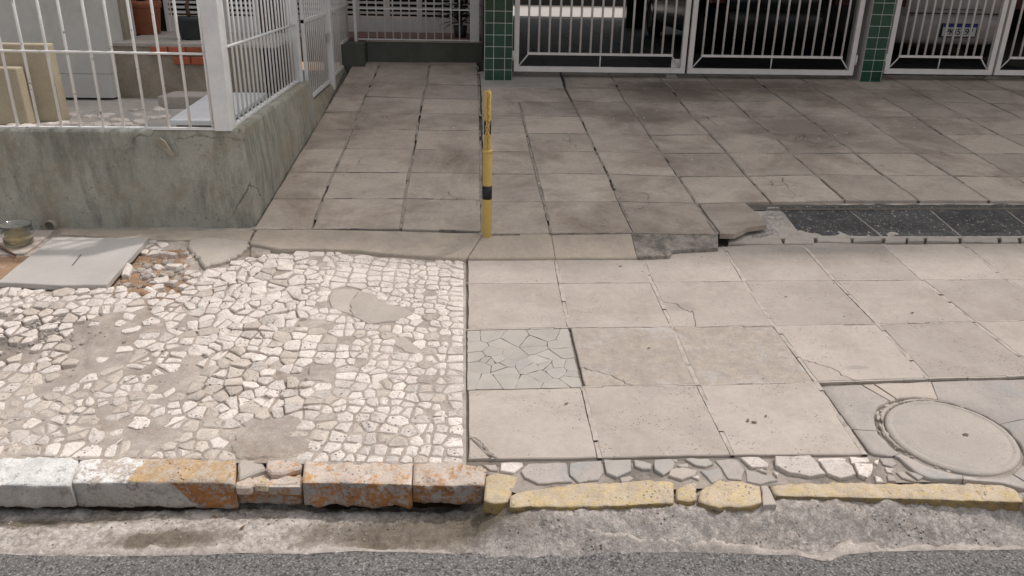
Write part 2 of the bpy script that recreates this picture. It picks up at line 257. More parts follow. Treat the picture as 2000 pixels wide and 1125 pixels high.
# ------------------------------------------------------------------ mesh helpers
class MB:
    def __init__(s): s.v = []; s.f = []
    def quad(s, *p):
        i = len(s.v); s.v += [Vector(q) for q in p]; s.f.append(tuple(range(i, i+len(p))))
    def box(s, a, b):
        x0, y0, z0 = a; x1, y1, z1 = b; i = len(s.v)
        s.v += [Vector(q) for q in ((x0,y0,z0),(x1,y0,z0),(x1,y1,z0),(x0,y1,z0),(x0,y0,z1),(x1,y0,z1),(x1,y1,z1),(x0,y1,z1))]
        s.f += [tuple(i+k for k in f) for f in ((3,2,1,0),(4,5,6,7),(0,1,5,4),(1,2,6,5),(2,3,7,6),(3,0,4,7))]
    def hexa(s, lo, hi):                          # lo, hi: matching loops of points
        n = len(lo); i = len(s.v); s.v += [Vector(q) for q in lo]+[Vector(q) for q in hi]
        s.f.append(tuple(i+n-1-k for k in range(n))); s.f.append(tuple(i+n+k for k in range(n)))
        for k in range(n): s.f.append((i+k, i+(k+1) % n, i+n+(k+1) % n, i+n+k))
    def tube(s, pts, r, n=10, cap=True):
        pts = [Vector(p) for p in pts]; rs = r if isinstance(r, (list, tuple)) else [r]*len(pts); i0 = len(s.v)
        for k, p in enumerate(pts):
            t = (pts[min(k+1, len(pts)-1)]-pts[max(k-1, 0)])
            t = t.normalized() if t.length > 1e-9 else Vector((0, 0, 1))
            a = t.cross(Vector((0, 1, 0)) if abs(t.y) < .9 else Vector((1, 0, 0))).normalized(); b = t.cross(a)
            for j in range(n):
                th = 2*math.pi*j/n; s.v.append(p+a*(math.cos(th)*rs[k])+b*(math.sin(th)*rs[k]))
        for k in range(len(pts)-1):
            for j in range(n):
                q = i0+k*n; s.f.append((q+j, q+(j+1) % n, q+n+(j+1) % n, q+n+j))
        if cap:
            s.f.append(tuple(i0+n-1-j for j in range(n))); e = i0+(len(pts)-1)*n; s.f.append(tuple(e+j for j in range(n)))
    def lathe(s, c, prof, n=32):
        c = Vector(c); i0 = len(s.v)
        for (r, z) in prof:
            for j in range(n):
                th = 2*math.pi*j/n; s.v.append(c+Vector((r*math.cos(th), r*math.sin(th), z)))
        for k in range(len(prof)-1):
            for j in range(n):
                q = i0+k*n; s.f.append((q+j, q+(j+1) % n, q+n+(j+1) % n, q+n+j))
    def grid(s, rows):
        i0 = len(s.v); n = len(rows[0])
        for r in rows: s.v += [Vector(q) for q in r]
        for a in range(len(rows)-1):
            for b in range(n-1):
                q = i0+a*n+b; s.f.append((q, q+1, q+n+1, q+n))
    def build(s, name, m, parent=None, smooth=False, label=None, cat=None, group=None, kind=None):
        lo = Vector((min(v.x for v in s.v), min(v.y for v in s.v), min(v.z for v in s.v)))
        hi = Vector((max(v.x for v in s.v), max(v.y for v in s.v), max(v.z for v in s.v)))
        c = Vector(((lo.x+hi.x)/2, (lo.y+hi.y)/2, lo.z))
        me = bpy.data.meshes.new(name); me.from_pydata([v-c for v in s.v], [], s.f)
        bm = bmesh.new(); bm.from_mesh(me); bmesh.ops.recalc_face_normals(bm, faces=bm.faces)
        bm.to_mesh(me); bm.free()
        if smooth:
            for p in me.polygons: p.use_smooth = True
        o = bpy.data.objects.new(name, me); C.objects.link(o); o.location = c
        if m: me.materials.append(MT[m])
        if parent is not None: setpar(o, parent)
        if label: o['label'] = label
        if cat: o['category'] = cat
        if group: o['group'] = group
        if kind: o['kind'] = kind
        return o
def setpar(o, p):                                 # every object here is only translated
    o.parent = p; o.location = o.location - wloc(p)
def wloc(p):
    t = Vector((0, 0, 0))
    while p: t += p.location; p = p.parent
    return t
def thing(name, loc, label=None, cat=None, group=None, kind=None):
    o = bpy.data.objects.new(name, None); o.empty_display_size = .1; C.objects.link(o); o.location = loc
    if label: o['label'] = label
    if cat: o['category'] = cat
    if group: o['group'] = group
    if kind: o['kind'] = kind
    return o
def P2(p): return (p[0], p[1])
def area(poly): return .5*sum(poly[i-1][0]*poly[i][1]-poly[i][0]*poly[i-1][1] for i in range(len(poly)))
def inset(poly, d):
    """move every edge of a 2D polygon inwards; d may be one value or one per edge (edge i: i -> i+1)"""
    n = len(poly); ds = d if isinstance(d, (list, tuple)) else [d]*n; sg = 1 if area(poly) > 0 else -1; out = []
    for i in range(n):
        a, b, c = Vector(poly[i-1]), Vector(poly[i]), Vector(poly[(i+1) % n])
        e1 = (b-a); e2 = (c-b)
        if e1.length < 1e-9 or e2.length < 1e-9: out.append(tuple(b)); continue
        e1.normalize(); e2.normalize()
        n1 = Vector((-e1.y, e1.x))*sg; n2 = Vector((-e2.y, e2.x))*sg; d1 = ds[i-1]; d2 = ds[i]
        cr = e1.x*e2.y-e1.y*e2.x
        if abs(cr) < .15: out.append(tuple(b+n1*d1*.5+n2*d2*.5)); continue
        p1 = b+n1*d1; p2 = b+n2*d2; t = ((p2-p1).x*e2.y-(p2-p1).y*e2.x)/cr
        q = p1+e1*t
        if (q-b).length > 4*max(abs(d1), abs(d2), 1e-6): q = b+(q-b).normalized()*4*max(abs(d1), abs(d2))
        out.append(tuple(q))
    return out
def rough_edge(poly, step, amp):
    out = []
    for i in range(len(poly)):
        a = Vector(poly[i]); b = Vector(poly[(i+1) % len(poly)]); L = (b-a).length; n = max(1, int(L/step)); t = b-a
        nn = Vector((-t.y, t.x)).normalized() if L > 1e-9 else Vector((0, 0))
        for k in range(n):
            q = a+t*(k/n)
            if k: q += nn*random.gauss(0, amp)
            else: q += Vector((random.gauss(0, amp), random.gauss(0, amp)))
            out.append((q.x, q.y))
    return out
def slab(mb, poly, zf, top=0, thick=.03, bev=.003, step=.05, amp=.0012, wob=0):
    """irregular slab: 2D outline, zf(x, y) gives the surface it lies on"""
    if area(poly) < 0: poly = poly[::-1]
    pl = rough_edge(poly, step, amp); inn = inset(pl, bev); n = len(pl); i = len(mb.v)
    tz = [random.uniform(-1, 1)*wob for _ in range(2)]
    cx = sum(p[0] for p in pl)/n; cy = sum(p[1] for p in pl)/n
    def Z(p): return zf(p[0], p[1])+top+tz[0]*(p[0]-cx)+tz[1]*(p[1]-cy)
    mb.v += [Vector((p[0], p[1], Z(p)-thick)) for p in pl]
    mb.v += [Vector((p[0], p[1], Z(p)-bev)) for p in pl]
    mb.v += [Vector((p[0], p[1], Z(p))) for p in inn]
    for k in range(n):
        k2 = (k+1) % n
        mb.f.append((i+k, i+k2, i+n+k2, i+n+k)); mb.f.append((i+n+k, i+n+k2, i+2*n+k2, i+2*n+k))
    mb.f.append(tuple(i+2*n+k for k in range(n)))
    return mb
def clip(poly, P, n):
    """keep the side of 2D polygon where (q-P).n <= 0"""
    out = []
    for i in range(len(poly)):
        a = Vector(poly[i-1]); b = Vector(poly[i]); da = (a-P).dot(n); db = (b-P).dot(n)
        if (da <= 0) != (db <= 0): out.append(tuple(a+(b-a)*(da/(da-db))))
        if db <= 0: out.append(tuple(b))
    return out
def voronoi(poly, seeds):
    cells = []
    for a in seeds:
        c = poly
        for b in seeds:
            if b is a: continue
            A, B = Vector(a), Vector(b); c = clip(c, (A+B)/2, (B-A))
            if len(c) < 3: break
        if len(c) >= 3: cells.append(c)
    return cells
def inside(p, poly):
    x, y = p[0], p[1]; r = False
    for i in range(len(poly)):
        (x1, y1), (x2, y2) = poly[i-1], poly[i]
        if (y1 > y) != (y2 > y) and x < (x2-x1)*(y-y1)/(y2-y1)+x1: r = not r
    return r
def split(poly, line):
    """cut a 2D polygon by a polyline whose ends lie on (or near) its outline"""
    def proj(q):
        best = None
        for i in range(len(poly)):
            a = Vector(poly[i]); b = Vector(poly[(i+1) % len(poly)]); t = max(0, min(1, (Vector(q)-a).dot(b-a)/max(1e-12, (b-a).length_squared)))
            r = a+(b-a)*t; d = (r-Vector(q)).length
            if best is None or d < best[0]: best = (d, i, t, tuple(r))
        return best
    A, B = proj(line[0]), proj(line[-1]); mid = [tuple(q) for q in line[1:-1] if inside(q, poly)]; n = len(poly)
    def walk(s, e):                               # outline vertices after s up to e
        out = []; i = s[1]
        if s[1] == e[1] and e[2] > s[2]: return out
        while True:
            i = (i+1) % n; out.append(poly[i])
            if i == e[1]: break
        return out
    p1 = [A[3]]+mid+[B[3]]+walk(B, A); p2 = [B[3]]+mid[::-1]+[A[3]]+walk(A, B)
    return p1, p2
def W2(px, f): return [P2(f(*q)) for q in px]
def px_area(pts3):
    q = []
    for P in pts3:
        c = WR.transposed() @ (Vector(P)-CAM); q.append((F*c.x/c.z, F*c.y/c.z))
    return abs(area(q))

# ================================================================== GROUND
# ---- road: one sheet that reaches the far side, asphalt edge traced from the gutter line
edge_px = [(-900, 1082), (0, 1079), (120, 1083), (260, 1083), (400, 1082), (450, 1077), (520, 1079), (600, 1079), (690, 1074), (800, 1076), (890, 1079), (960, 1074),
           (1060, 1070), (1110, 1066), (1200, 1075), (1330, 1075), (1400, 1077), (1470, 1080), (1560, 1083), (1600, 1092), (1622, 1094), (1645, 1082), (1700, 1076), (1800, 1073), (2000, 1071), (2900, 1068)]
def onroad(x, y, dz=0):
    P = hZ(x, y, -.13)
    for _ in range(4): P = hZ(x, y, rd(P.x)+dz)
    return P
E0 = [onroad(*q, .008) for q in edge_px]
ed = []
for a, b in zip(E0[:-1], E0[1:]):
    n = max(1, int((b-a).length/.03))
    for k in range(n):
        q = a.lerp(b, k/n); q.y += .006*nz(q.x*30, 0)+.004*nz(q.x*90, 3); ed.append(q)
mb = MB(); rows = []
rows.append([Vector((q.x, q.y+.004, q.z-.05)) for q in ed]); rows.append([Vector((q.x, q.y, q.z-.006)) for q in ed])
rows.append([Vector((q.x, q.y-.008, q.z)) for q in ed])
for d in (.05, .1, .15, .25, .5, 1.2, 3, 7, 14): rows.append([Vector((q.x*(1+d*.9), q.y-d, rd(q.x*(1+d*.9))+.008+.02*sm(0, 3, d)+.004*nz(q.x*4, d*9))) for q in ed])
mb.grid(rows); mb.build('road', 'asphalt', smooth=True, kind='structure')
mb = MB(); mb.quad((-60, -40, -.35), (60, -40, -.35), (60, 60, -.35), (-60, 60, -.35)); mb.build('ground', 'soil', kind='structure')

# ---- gutter (concrete strip between kerb and asphalt)
def gz(X, Y):
    base = rd(X)-.004+.010*nz(X*5, Y*9)+.010*nz(X*17, Y*21)+.0075*nz(X*45, Y*48, 3)+.004*nz(X*105, Y*105)
    ramp = sm(-.03, .16, X); k = sm(-.37, -.23, Y)
    left = .020*sm(-.35, -.75, X)*sm(-.30, -.20, Y)*sm(-.085, -.15, Y)
    tr = .03*sm(-.10, -.075, Y+.066*X*.9)*sm(.06, -.02, X)*(.35+1.5*sm(-.75, -1.2, X)+1.3*sm(-.62, -.45, X))
    return base+ramp*k*.101+left-tr
mb = MB(); rows = []
for j in range(45):
    Y = -.42+.42*j/44
    rows.append([Vector((X, Y, gz(X, Y))) for X in [-2.2+i*.009 for i in range(520)]])
mb.grid(rows); g = mb.build('gutter', 'gutter', smooth=True, kind='structure')
g.data.materials.append(MT['gutter_l'])
for p in g.data.polygons:
    x = p.center.x+g.location.x; y = p.center.y+g.location.y
    if x+.25*nz(x*3, y*6, 5)+.05*nz(x*20, y*20) < -.02: p.material_index = 1

def edy(x):
    for a, b in zip(edge_px[:-1], edge_px[1:]):
        if a[0] <= x <= b[0]: return a[1]+(b[1]-a[1])*(x-a[0])/(b[0]-a[0])
for x0_, x1_, w0_ in ((-60, 150, 8), (150, 470, 10), (470, 880, 7), (1090, 1330, 9), (1345, 1640, 10), (1600, 1720, 22), (1690, 2080, 8)):
    n = int((x1_-x0_)/6); T = []; B = []
    for i in range(n+1):
        x = x0_+(x1_-x0_)*i/n; e = max(0, math.sin(math.pi*i/n))**.35; wv = w0_*e*(.55+.75*abs(nz(x*.012, x0_))+.45*abs(nz(x*.06, 4)))
        a = onroad(x, edy(x)-wv); b = onroad(x, edy(x)+4); a.z = gz(a.x, a.y)+.001; b.z = rd(b.x)+.003; T.append(a); B.append(b)
    mb = MB(); mb.grid([[Vector((q.x, q.y, q.z-.012)) for q in T], T, [t.lerp(b, .3)+Vector((0, 0, .004+.002*nz(t.x*40, 1))) for t, b in zip(T, B)], [t.lerp(b, .7)+Vector((0, 0, .004+.002*nz(t.x*40, 5))) for t, b in zip(T, B)], B])
    mb.build('edge_mortar', 'edge', g, smooth=True)

# ---- bedding under all paving
mb = MB(); rows = []
for j in range(48):
    Y = -.16+2.24*j/47
    def by(X): return Y if Y > -.02 else -.02+(Y+.02)*sm(.06, .14, X)
    rows.append([Vector((X, by(X), hs(X, by(X))-.014+.004*sm(.02, -.01, Y)+.003*nz(X*12, Y*12))) for X in [-.004+i*.06 for i in range(92)]])
mb.grid(rows); slab_pav = thing('slab_pavement', (1.5, .9, 0), kind='structure')
bo = mb.build('bedding', 'bed2', slab_pav, smooth=True); bo.data.materials.append(MT['joint_dark'])
for p in bo.data.polygons:
    c = p.center+bo.location+wloc(slab_pav)
    if c.y < .0: p.material_index = 1

# ---- pavement slabs (px corners: columns 0..7, rows 0..3 and the top edge T)
SWR = {
 'T': [(912, 505), (1084, 505), (1256, 505), (1412, 481), (1563, 473), (1724, 477), (1880, 476), (2042, 475), (2200, 474)],
 3: [(912, 553), (1093, 553), (1273, 552), (1453, 549), (1631, 548), (1802, 547), (1965, 546), (2130, 545), (2295, 544)],
 2: [(911, 644), (1111, 640), (1312, 638), (1513, 637), (1714, 633), (1903, 628), (2097, 625), (2290, 622)],
 1: [(911, 761), (1138, 756), (1363, 752), (1594, 746), (1813, 739), (2042, 733), (2270, 727)],
 0: [(911, 897), (1171, 894), (1431, 889), (1690, 888)]}
SW = {k: [P2(sid(*q)) for q in v] for k, v in SWR.items()}
def crack(px, f=sid, n=5, amp=.005):
    w_ = W2(px, f); out = []
    for a, b in zip(w_[:-1], w_[1:]):
        a, b = Vector(a), Vector(b)
        for k in range(n):
            q = a.lerp(b, k/n)
            if k: q += Vector((random.gauss(0, amp), random.gauss(0, amp)))
            out.append(tuple(q))
    out.append(w_[-1]); return out
joints = MB(); yjoints = MB()
def joint(a, b, wd, zf, cover=.85, top=-.0012):
    a, b = Vector(a), Vector(b); L = (b-a).length; t = (b-a).normalized(); nn = Vector((-t.y, t.x)); k = 0.0; side_ = random.choice((-1, 1))*.10*wd
    while k < L:
        seg = min(L-k, random.uniform(.06, .22))
        if random.random() < cover:
            n = max(2, int(seg/.02)); r1 = []; r2 = []; off = side_+random.uniform(-.08, .08)*wd; tp = top if random.random() < .45 else .0016; wk = 1 if tp < 0 else 1.2
            for i in range(n+1):
                q = a+t*(k+seg*i/n); h1 = wk*wd*(.38+.14*random.random()); h2 = wk*wd*(.38+.14*random.random())
                u = q+nn*(h1+off); l = q-nn*(h2-off); z = tp+random.uniform(-.001, .001)
                r1.append(Vector((u.x, u.y, zf(u.x, u.y)+z))); r2.append(Vector((l.x, l.y, zf(l.x, l.y)+z)))
            (joints if zf is hs else yjoints).grid([[Vector((v.x, v.y, v.z-.012)) for v in r1], r1, r2, [Vector((v.x, v.y, v.z-.012)) for v in r2]])
        k += seg+random.uniform(0, .006)
rowsk = [0, 1, 2, 3, 'T']
def tile(name, poly, m, parent, zf, top=0, cracks=(), ins=.006, thick=.03, gap=.0012, **k):
    polys = [inset(poly, ins)]
    for c in cracks:
        new = []
        done = False
        for q in polys:
            mid = c[len(c)//2]
            if not done and (inside(mid, q) or len(polys) == 1):
                a, b = split(q, c); new += [x for x in (a, b) if abs(area(x)) > 2e-5]; done = True
            else: new.append(q)
        polys = new
    for i, q in enumerate(polys):
        if len(polys) > 1: q = inset(q if area(q) > 0 else q[::-1], gap)
        mb = MB(); slab(mb, q, zf, top=top+(random.uniform(-.0012, .0012) if i else 0), thick=thick, **k)
        mb.build(name, m, parent)
CR = {(0, 0): [[(905, 852), (928, 855), (945, 872), (968, 902)]],
      (2, 2): [[(1316, 590), (1335, 604), (1352, 607), (1356, 642)]],
      (1, 1): [[(1133, 718), (1165, 725), (1200, 737), (1240, 757)]],
      (3, 1): [[(1566, 704), (1592, 708), (1630, 722), (1672, 747)]]}
for ri in range(4):
    a, b = rowsk[ri], rowsk[ri+1]; n = min(len(SW[a]), len(SW[b]))-1
    for c in range(n):
        poly = [SW[a][c], SW[a][c+1], SW[b][c+1], SW[b][c]]
        if (c, ri) == (0, 1): continue
        m = 'tile_brown' if (c, ri) in ((1, 1), (2, 1)) else 'tile'
        js = [.0028, .0075, .0028, .0075]
        tile('paving_slab', poly, m, slab_pav, hs, top=random.uniform(-.001, .0015), cracks=[crack(x) for x in CR.get((c, ri), [])], ins=js)
        joint(SW[a][c+1], SW[b][c+1], .0172, hs, 1.0)
        if ri: joint(SW[a][c], SW[a][c+1], .0078, hs, .8 if c < 3 else .92)
# the shattered slab
poly = inset([SW[1][0], SW[1][1], SW[2][1], SW[2][0]], .003)
seeds_px = [(925, 655), (950, 662), (1000, 660), (1068, 655), (1105, 655), (930, 675), (985, 672), (1040, 680), (1095, 668), (925, 695), (960, 690), (1005, 693), (1055, 700), (1100, 690),
            (935, 715), (975, 712), (1020, 715), (1075, 712), (1118, 715), (925, 740), (955, 745), (990, 735), (1025, 745), (1060, 738), (1085, 752), (1115, 742), (1125, 730), (945, 700), (1085, 722)]
for cell in voronoi(poly, W2([(x+random.gauss(0, 5), y+random.gauss(0, 3)) for x, y in seeds_px]+[(random.uniform(930, 1115), random.uniform(660, 750)) for _ in range(9)], sid)):
    if abs(area(cell)) < 5e-5: continue
    mb = MB(); slab(mb, inset(cell if area(cell) > 0 else cell[::-1], .0009), hs, top=-.003+random.uniform(-.0012, .0012), thick=.02, bev=.0008, step=.02, amp=.001, wob=.012)
    mb.build('slab_fragment', 'tile_grey', slab_pav)
# fragments between the slabs and the low yellow kerb
def frag(px, m='stone', top=.0, thick=.03, name='stone_fragment', par=None, bev=.0025, wob=.02, f=sid, zf=hs):
    mb = MB(); slab(mb, inset(W2(px, f) if area(W2(px, f)) > 0 else W2(px, f)[::-1], .001), zf, top=top, thick=thick, bev=bev, step=.025, amp=.0018, wob=wob)
    return mb.build(name, m, par or slab_pav)
def Zc(pts, ox, oy, s): return [(ox+x/s, oy+y/s) for x, y in pts]
A_ = (900, 880, 5.0); B_ = (1280, 860, 4.5455); D_ = (1620, 730, 4.892)
frag(Zc([(385, 112), (600, 108), (625, 150), (520, 213), (385, 195)], *A_))
frag(Zc([(200, 130), (360, 120), (370, 190), (290, 185)], *A_), 'patch', -.002)
frag(Zc([(650, 118), (830, 112), (1040, 108), (1040, 220), (1090, 300), (760, 318), (625, 262), (590, 200)], *A_), 'cement', -.001)
frag(Zc([(1055, 106), (1375, 92), (1395, 200), (1350, 278), (1150, 305), (1065, 225)], *A_), 'cement', -.002)
frag(Zc([(1398, 92), (1660, 86), (1670, 200), (1510, 263), (1412, 220)], *A_), 'tile_grey', .002)
frag(Zc([(1690, 84), (1870, 130), (1860, 183), (1770, 180), (1695, 150)], *A_), 'tile_grey', .001)
frag(Zc([(1890, 88), (2040, 80), (2110, 130), (2060, 195), (1980, 240), (1895, 180)], *A_), 'tile_grey', .002)
frag(Zc([(1550, 250), (1660, 230), (1700, 260), (1640, 290), (1570, 295)], *A_), 'patch', -.004)
for pts, m, tp in (([(250, 157), (470, 160), (515, 210), (440, 240), (350, 220)], 'tile_grey', .001), ([(130, 260), (240, 235), (370, 260), (350, 310), (240, 352), (110, 320)], 'patch', .002),
    ([(745, 147), (920, 147), (1013, 210), (1000, 240), (850, 238)], 'stone', .002), ([(1060, 152), (1370, 142), (1438, 200), (1516, 298), (1370, 330), (1200, 300), (1062, 230)], 'stone', .006),
    ([(1455, 190), (1680, 188), (1740, 230), (1788, 308), (1640, 350), (1528, 300)], 'stone', .005), ([(1762, 207), (1920, 212), (1935, 260), (1880, 340), (1804, 308)], 'stone', .005),
    ([(1722, 147), (1890, 152), (1908, 195), (1742, 195)], 'stone', .001), ([(890, 247), (960, 247), (995, 288)], 'stone', 0), ([(1030, 272), (1100, 282), (1090, 320)], 'stone', 0),
    ([(1440, 150), (1700, 148), (1690, 178), (1460, 182)], 'stone', -.003), ([(190, 210), (300, 190), (295, 235), (215, 230)], 'tile_grey', -.003), ([(110, 160), (200, 155), (190, 190)], 'tile_grey', -.003),
    ([(310, 310), (390, 300), (380, 345)], 'stone', -.002), ([(530, 165), (720, 152), (790, 250), (770, 345), (640, 335), (590, 240)], 'cement', -.003), ([(400, 260), (580, 230), (625, 330), (500, 370)], 'cement', -.004),
    ([(800, 250), (1030, 300), (1090, 345), (930, 380), (810, 350)], 'cement', -.004)):
    frag(Zc(pts, *B_), m, tp)
for pts, m in (([(480, 800), (600, 800), (650, 850), (600, 880), (510, 860)], 'cement'), ([(520, 880), (620, 890), (610, 945), (540, 930)], 'stone'), ([(425, 960), (500, 975), (525, 1030), (440, 1020)], 'stone'),
    ([(730, 918), (930, 965), (850, 1010), (760, 950)], 'cement'), ([(550, 960), (620, 975), (640, 1020), (560, 1015)], 'cement'), ([(640, 930), (720, 925), (840, 1030), (700, 990)], 'patch'), ([(430, 820), (480, 815), (470, 860), (430, 850)], 'stone')):
    frag(Zc(pts, *D_), m, random.uniform(-.004, .001))

# ---- cement patch round the manhole, in sectors, with a ragged groove
MC = Vector((1.772, .080)); MR = .222
outer_px = [(1602, 753), (1700, 749), (1785, 746), (1813, 744), (1900, 741), (2060, 738), (2260, 735), (2260, 975), (2000, 955), (1960, 944), (1880, 937), (1815, 936), (1790, 925), (1765, 905), (1752, 892), (1722, 889), (1700, 886), (1650, 820)]
outer = W2(outer_px, sid)
def raycast(th):
    d = Vector((math.cos(th), math.sin(th))); best = 9
    for i in range(len(outer)):
        a = Vector(outer[i-1]); b = Vector(outer[i]); e = b-a; den = d.x*e.y-d.y*e.x
        if abs(den) < 1e-9: continue
        q = a-MC; t = (q.x*e.y-q.y*e.x)/den; u = (q.x*d.y-q.y*d.x)/den
        if t > 0 and 0 <= u <= 1: best = min(best, t)
    return best
def groove(th):
    g = MR+.008+.030*max(0, math.cos(th-2.6))+.010*max(0, math.cos(th-4.2))+.006*nz(math.cos(th)*6, math.sin(th)*6)+.003*nz(math.cos(th)*25, math.sin(th)*25)
    return g
cuts = [-2.75, -1.95, -1.2, .25, 1.25, 1.92, 2.05, 3.0, 2*math.pi-2.75]
mats_ = ['cement', 'cement', 'cement', 'cement', 'cement_beige', 'cement_beige', 'cement', 'cement']
for k in range(len(cuts)-1):
    t0, t1 = cuts[k]+.006, cuts[k+1]-.006; n = max(4, int((t1-t0)/.05)); rows = []
    ths = [t0+(t1-t0)*i/n for i in range(n+1)]
    ins_ = []
    for th in ths:
        g = groove(th); R = max(g+.01, raycast(th)-.004); ins_.append((g, R, th))
    top = random.uniform(-.002, .001)
    def pt(r, th, dz):
        x = MC.x+r*math.cos(th); y = MC.y+r*math.sin(th); return Vector((x, y, hs(x, y)+top+dz+.002*nz(x*18, y*18)))
    mb = MB()
    mb.grid([[pt(g, th, -.03) for g, R, th in ins_], [pt(g, th, -.004) for g, R, th in ins_], [pt(g+.005, th, 0) for g, R, th in ins_]]
            + [[pt(g+.005+(R-g-.005)*u, th, 0) for g, R, th in ins_] for u in (.2, .45, .7, .98)] + [[pt(R, th, -.004) for g, R, th in ins_], [pt(R, th, -.03) for g, R, th in ins_]])
    mb.build('cement_patch', mats_[k], slab_pav, smooth=True)
mb = MB()
for k in range(46):                               # crumbled mortar in the groove
    th = random.choice((random.uniform(.3, 4.3), random.uniform(1.2, 3.6))); r = MR+random.uniform(.004, .010+.024*max(0, math.cos(th-2.6))); x = MC.x+r*math.cos(th); y = MC.y+r*math.sin(th); s_ = random.choice((random.uniform(.003, .007), random.uniform(.006, .013))); e_ = random.uniform(1, 2.4)
    tx_, ty_ = -math.sin(th), math.cos(th); pts_ = []
    for a_ in (0, .9, 1.8, 2.7, 3.6, 4.5, 5.4):
        u_, v_ = s_*e_*math.cos(a_)*random.uniform(.6, 1), s_*math.sin(a_)*random.uniform(.6, 1); pts_.append((x+u_*tx_-v_*ty_, y+u_*ty_+v_*tx_))
    slab(mb, pts_, hs, top=-.006+random.uniform(-.006, .006), thick=.012, bev=.002, step=1, amp=0, wob=.2)
o = mb.build('groove_rubble', 'patch', slab_pav, kind='stuff')
for t0, t1 in ((.35, 1.0), (1.05, 1.9), (1.96, 2.7), (2.78, 3.5)):   # ragged mortar collar
    n = 26; R = []
    for i in range(n+1):
        th = t0+(t1-t0)*i/n; e_ = max(0, math.sin(math.pi*i/n))**.4; c_, s__ = math.cos(th), math.sin(th); wid = (.005+.016*max(0, math.cos(th-2.4)))*e_*(.7+.6*abs(nz(c_*14, s__*14))); r0 = MR+.006+.003*nz(c_*30, s__*30)
        col = []
        for u, dz in ((0, -.02), (.05, -.006), (.35, -.001), (.7, -.002), (1, -.008), (1.05, -.02)):
            r_ = r0+wid*u; x = MC.x+r_*c_; y = MC.y+r_*s__; col.append(Vector((x, y, hs(x, y)+dz+.003*nz(x*60, y*60, u*3)+.002*nz(x*130, y*130))))
        R.append(col)
    mb = MB(); mb.grid(R); mb.build('mortar_collar', 'patch', slab_pav, smooth=True)
mh = thing('manhole_cover', (MC.x, MC.y, hs(MC.x, MC.y)-.03), 'round concrete manhole cover set in the pavement near the low yellow kerb', 'manhole cover')
mb = MB(); nn_ = 72; rows = []
for r, dz in ((MR, -.04), (MR, -.006), (MR-.005, -.001), (MR-.014, .002), (MR-.020, .001), (MR-.024, -.0025), (MR-.030, -.001), (MR*.8, .0015), (MR*.7, .002), (MR*.6, .002), (MR*.4, .0025), (MR*.2, .003), (.001, .003)):
    rows.append([Vector((MC.x+(r+.0012*nz(math.cos(t)*9, math.sin(t)*9))*math.cos(t), MC.y+r*math.sin(t), 0)) for t in [2*math.pi*i/nn_ for i in range(nn_+1)]])
    for v in rows[-1]: v.z = hs(v.x, v.y)+dz+.0018*nz(v.x*25, v.y*25)+.001*nz(v.x*70, v.y*70)
mb.grid(rows); mb.build('lid', 'lid', mh, smooth=True)
hp = sid(1885, 851); mb = MB()
slab(mb, [(hp.x-.012, hp.y-.006), (hp.x+.004, hp.y-.010), (hp.x+.014, hp.y+.002), (hp.x+.008, hp.y+.012), (hp.x-.010, hp.y+.006)], hs, top=.0045, thick=.004, bev=.001, step=1, amp=0)
mb.build('lifting_slot', 'bed', mh)

# ---- driveway slabs
U = Vector((.99999423, -.00035477, .00337811)); V = Vector((0, .99453058, .10444582)); OL = Vector((-.36829445, 1.94490924, .20172574))
PT = .47
meas = {}
def addm(t, i, js, pts, ox, oy, s):
    for j, q in zip(js, Zc(pts, ox, oy, s)): meas[(t, i, j)] = q
Q = (1000, 140, 3.308); Q2 = (1500, 140, 3.308); Q3 = (500, 110, 2.884)
addm('R', 0, [6, 5, 4, 3, 2, 1, 0], [(45, 195), (70, 285), (95, 397), (122, 515), (160, 660), (205, 840), (250, 1045)], *Q)
addm('R', 1, [7, 6, 5, 4, 3, 2, 1, 0], [(345, 105), (390, 190), (440, 290), (490, 402), (545, 517), (618, 660), (690, 838), (790, 1040)], *Q)
addm('R', 2, [7, 6, 5, 4, 3, 2, 1, 0], [(685, 105), (735, 197), (815, 293), (890, 410), (970, 527), (1075, 677), (1190, 848), (1330, 1050)], *Q)
addm('R', 3, [7, 6, 5, 4, 3, 2], [(1030, 107), (1085, 192), (1170, 292), (1285, 405), (1395, 525), (1520, 675)], *Q)
addm('R', 4, [4, 3, 2, 1], [(25, 398), (155, 530), (310, 665), (500, 832)], *Q2)
addm('R', 5, [6, 5, 4, 3, 2, 1], [(110, 190), (245, 290), (400, 405), (560, 525), (750, 670), (975, 832)], *Q2)
addm('R', 6, [6, 5, 4, 3, 2, 1], [(450, 190), (610, 290), (770, 405), (955, 525), (1190, 672), (1430, 832)], *Q2)
addm('R', 7, [6, 5, 4, 3, 2], [(790, 195), (960, 292), (1130, 408), (1335, 527), (1580, 678)], *Q2)
addm('R', 8, [6, 5, 4], [(1090, 195), (1280, 297), (1495, 408)], *Q2)
addm('L', 0, [7, 6, 5, 4, 3, 2, 1, 0], [(960, 155), (940, 235), (925, 320), (908, 415), (893, 525), (862, 655), (840, 800), (815, 970)], *Q3)
addm('L', -1, [7, 6, 5, 4, 3, 2, 1, 0], [(650, 150), (615, 225), (580, 310), (540, 410), (500, 520), (437, 653), (375, 800), (315, 970)], *Q3)
addm('L', 1, [7, 6, 5, 4, 3, 2, 1, 0], [(1255, 165), (1258, 242), (1260, 326), (1262, 418), (1265, 530), (1265, 658), (1268, 808), (1275, 985)], *Q3)
def yc(t, i, j):
    if (t, i, j) in meas: return P2(yard(*meas[(t, i, j)]))
    o = OY if t == 'R' else OL; st = PT if t == 'R' else PT*1.02836
    q = o+U*(i*st)+V*(j*PT*.99198); return (q.x, q.y)
drive = thing('driveway', (1.5, 3.5, .2), kind='structure')
WALLX = lambda Y: -1.175+(Y-2.01)*.0139
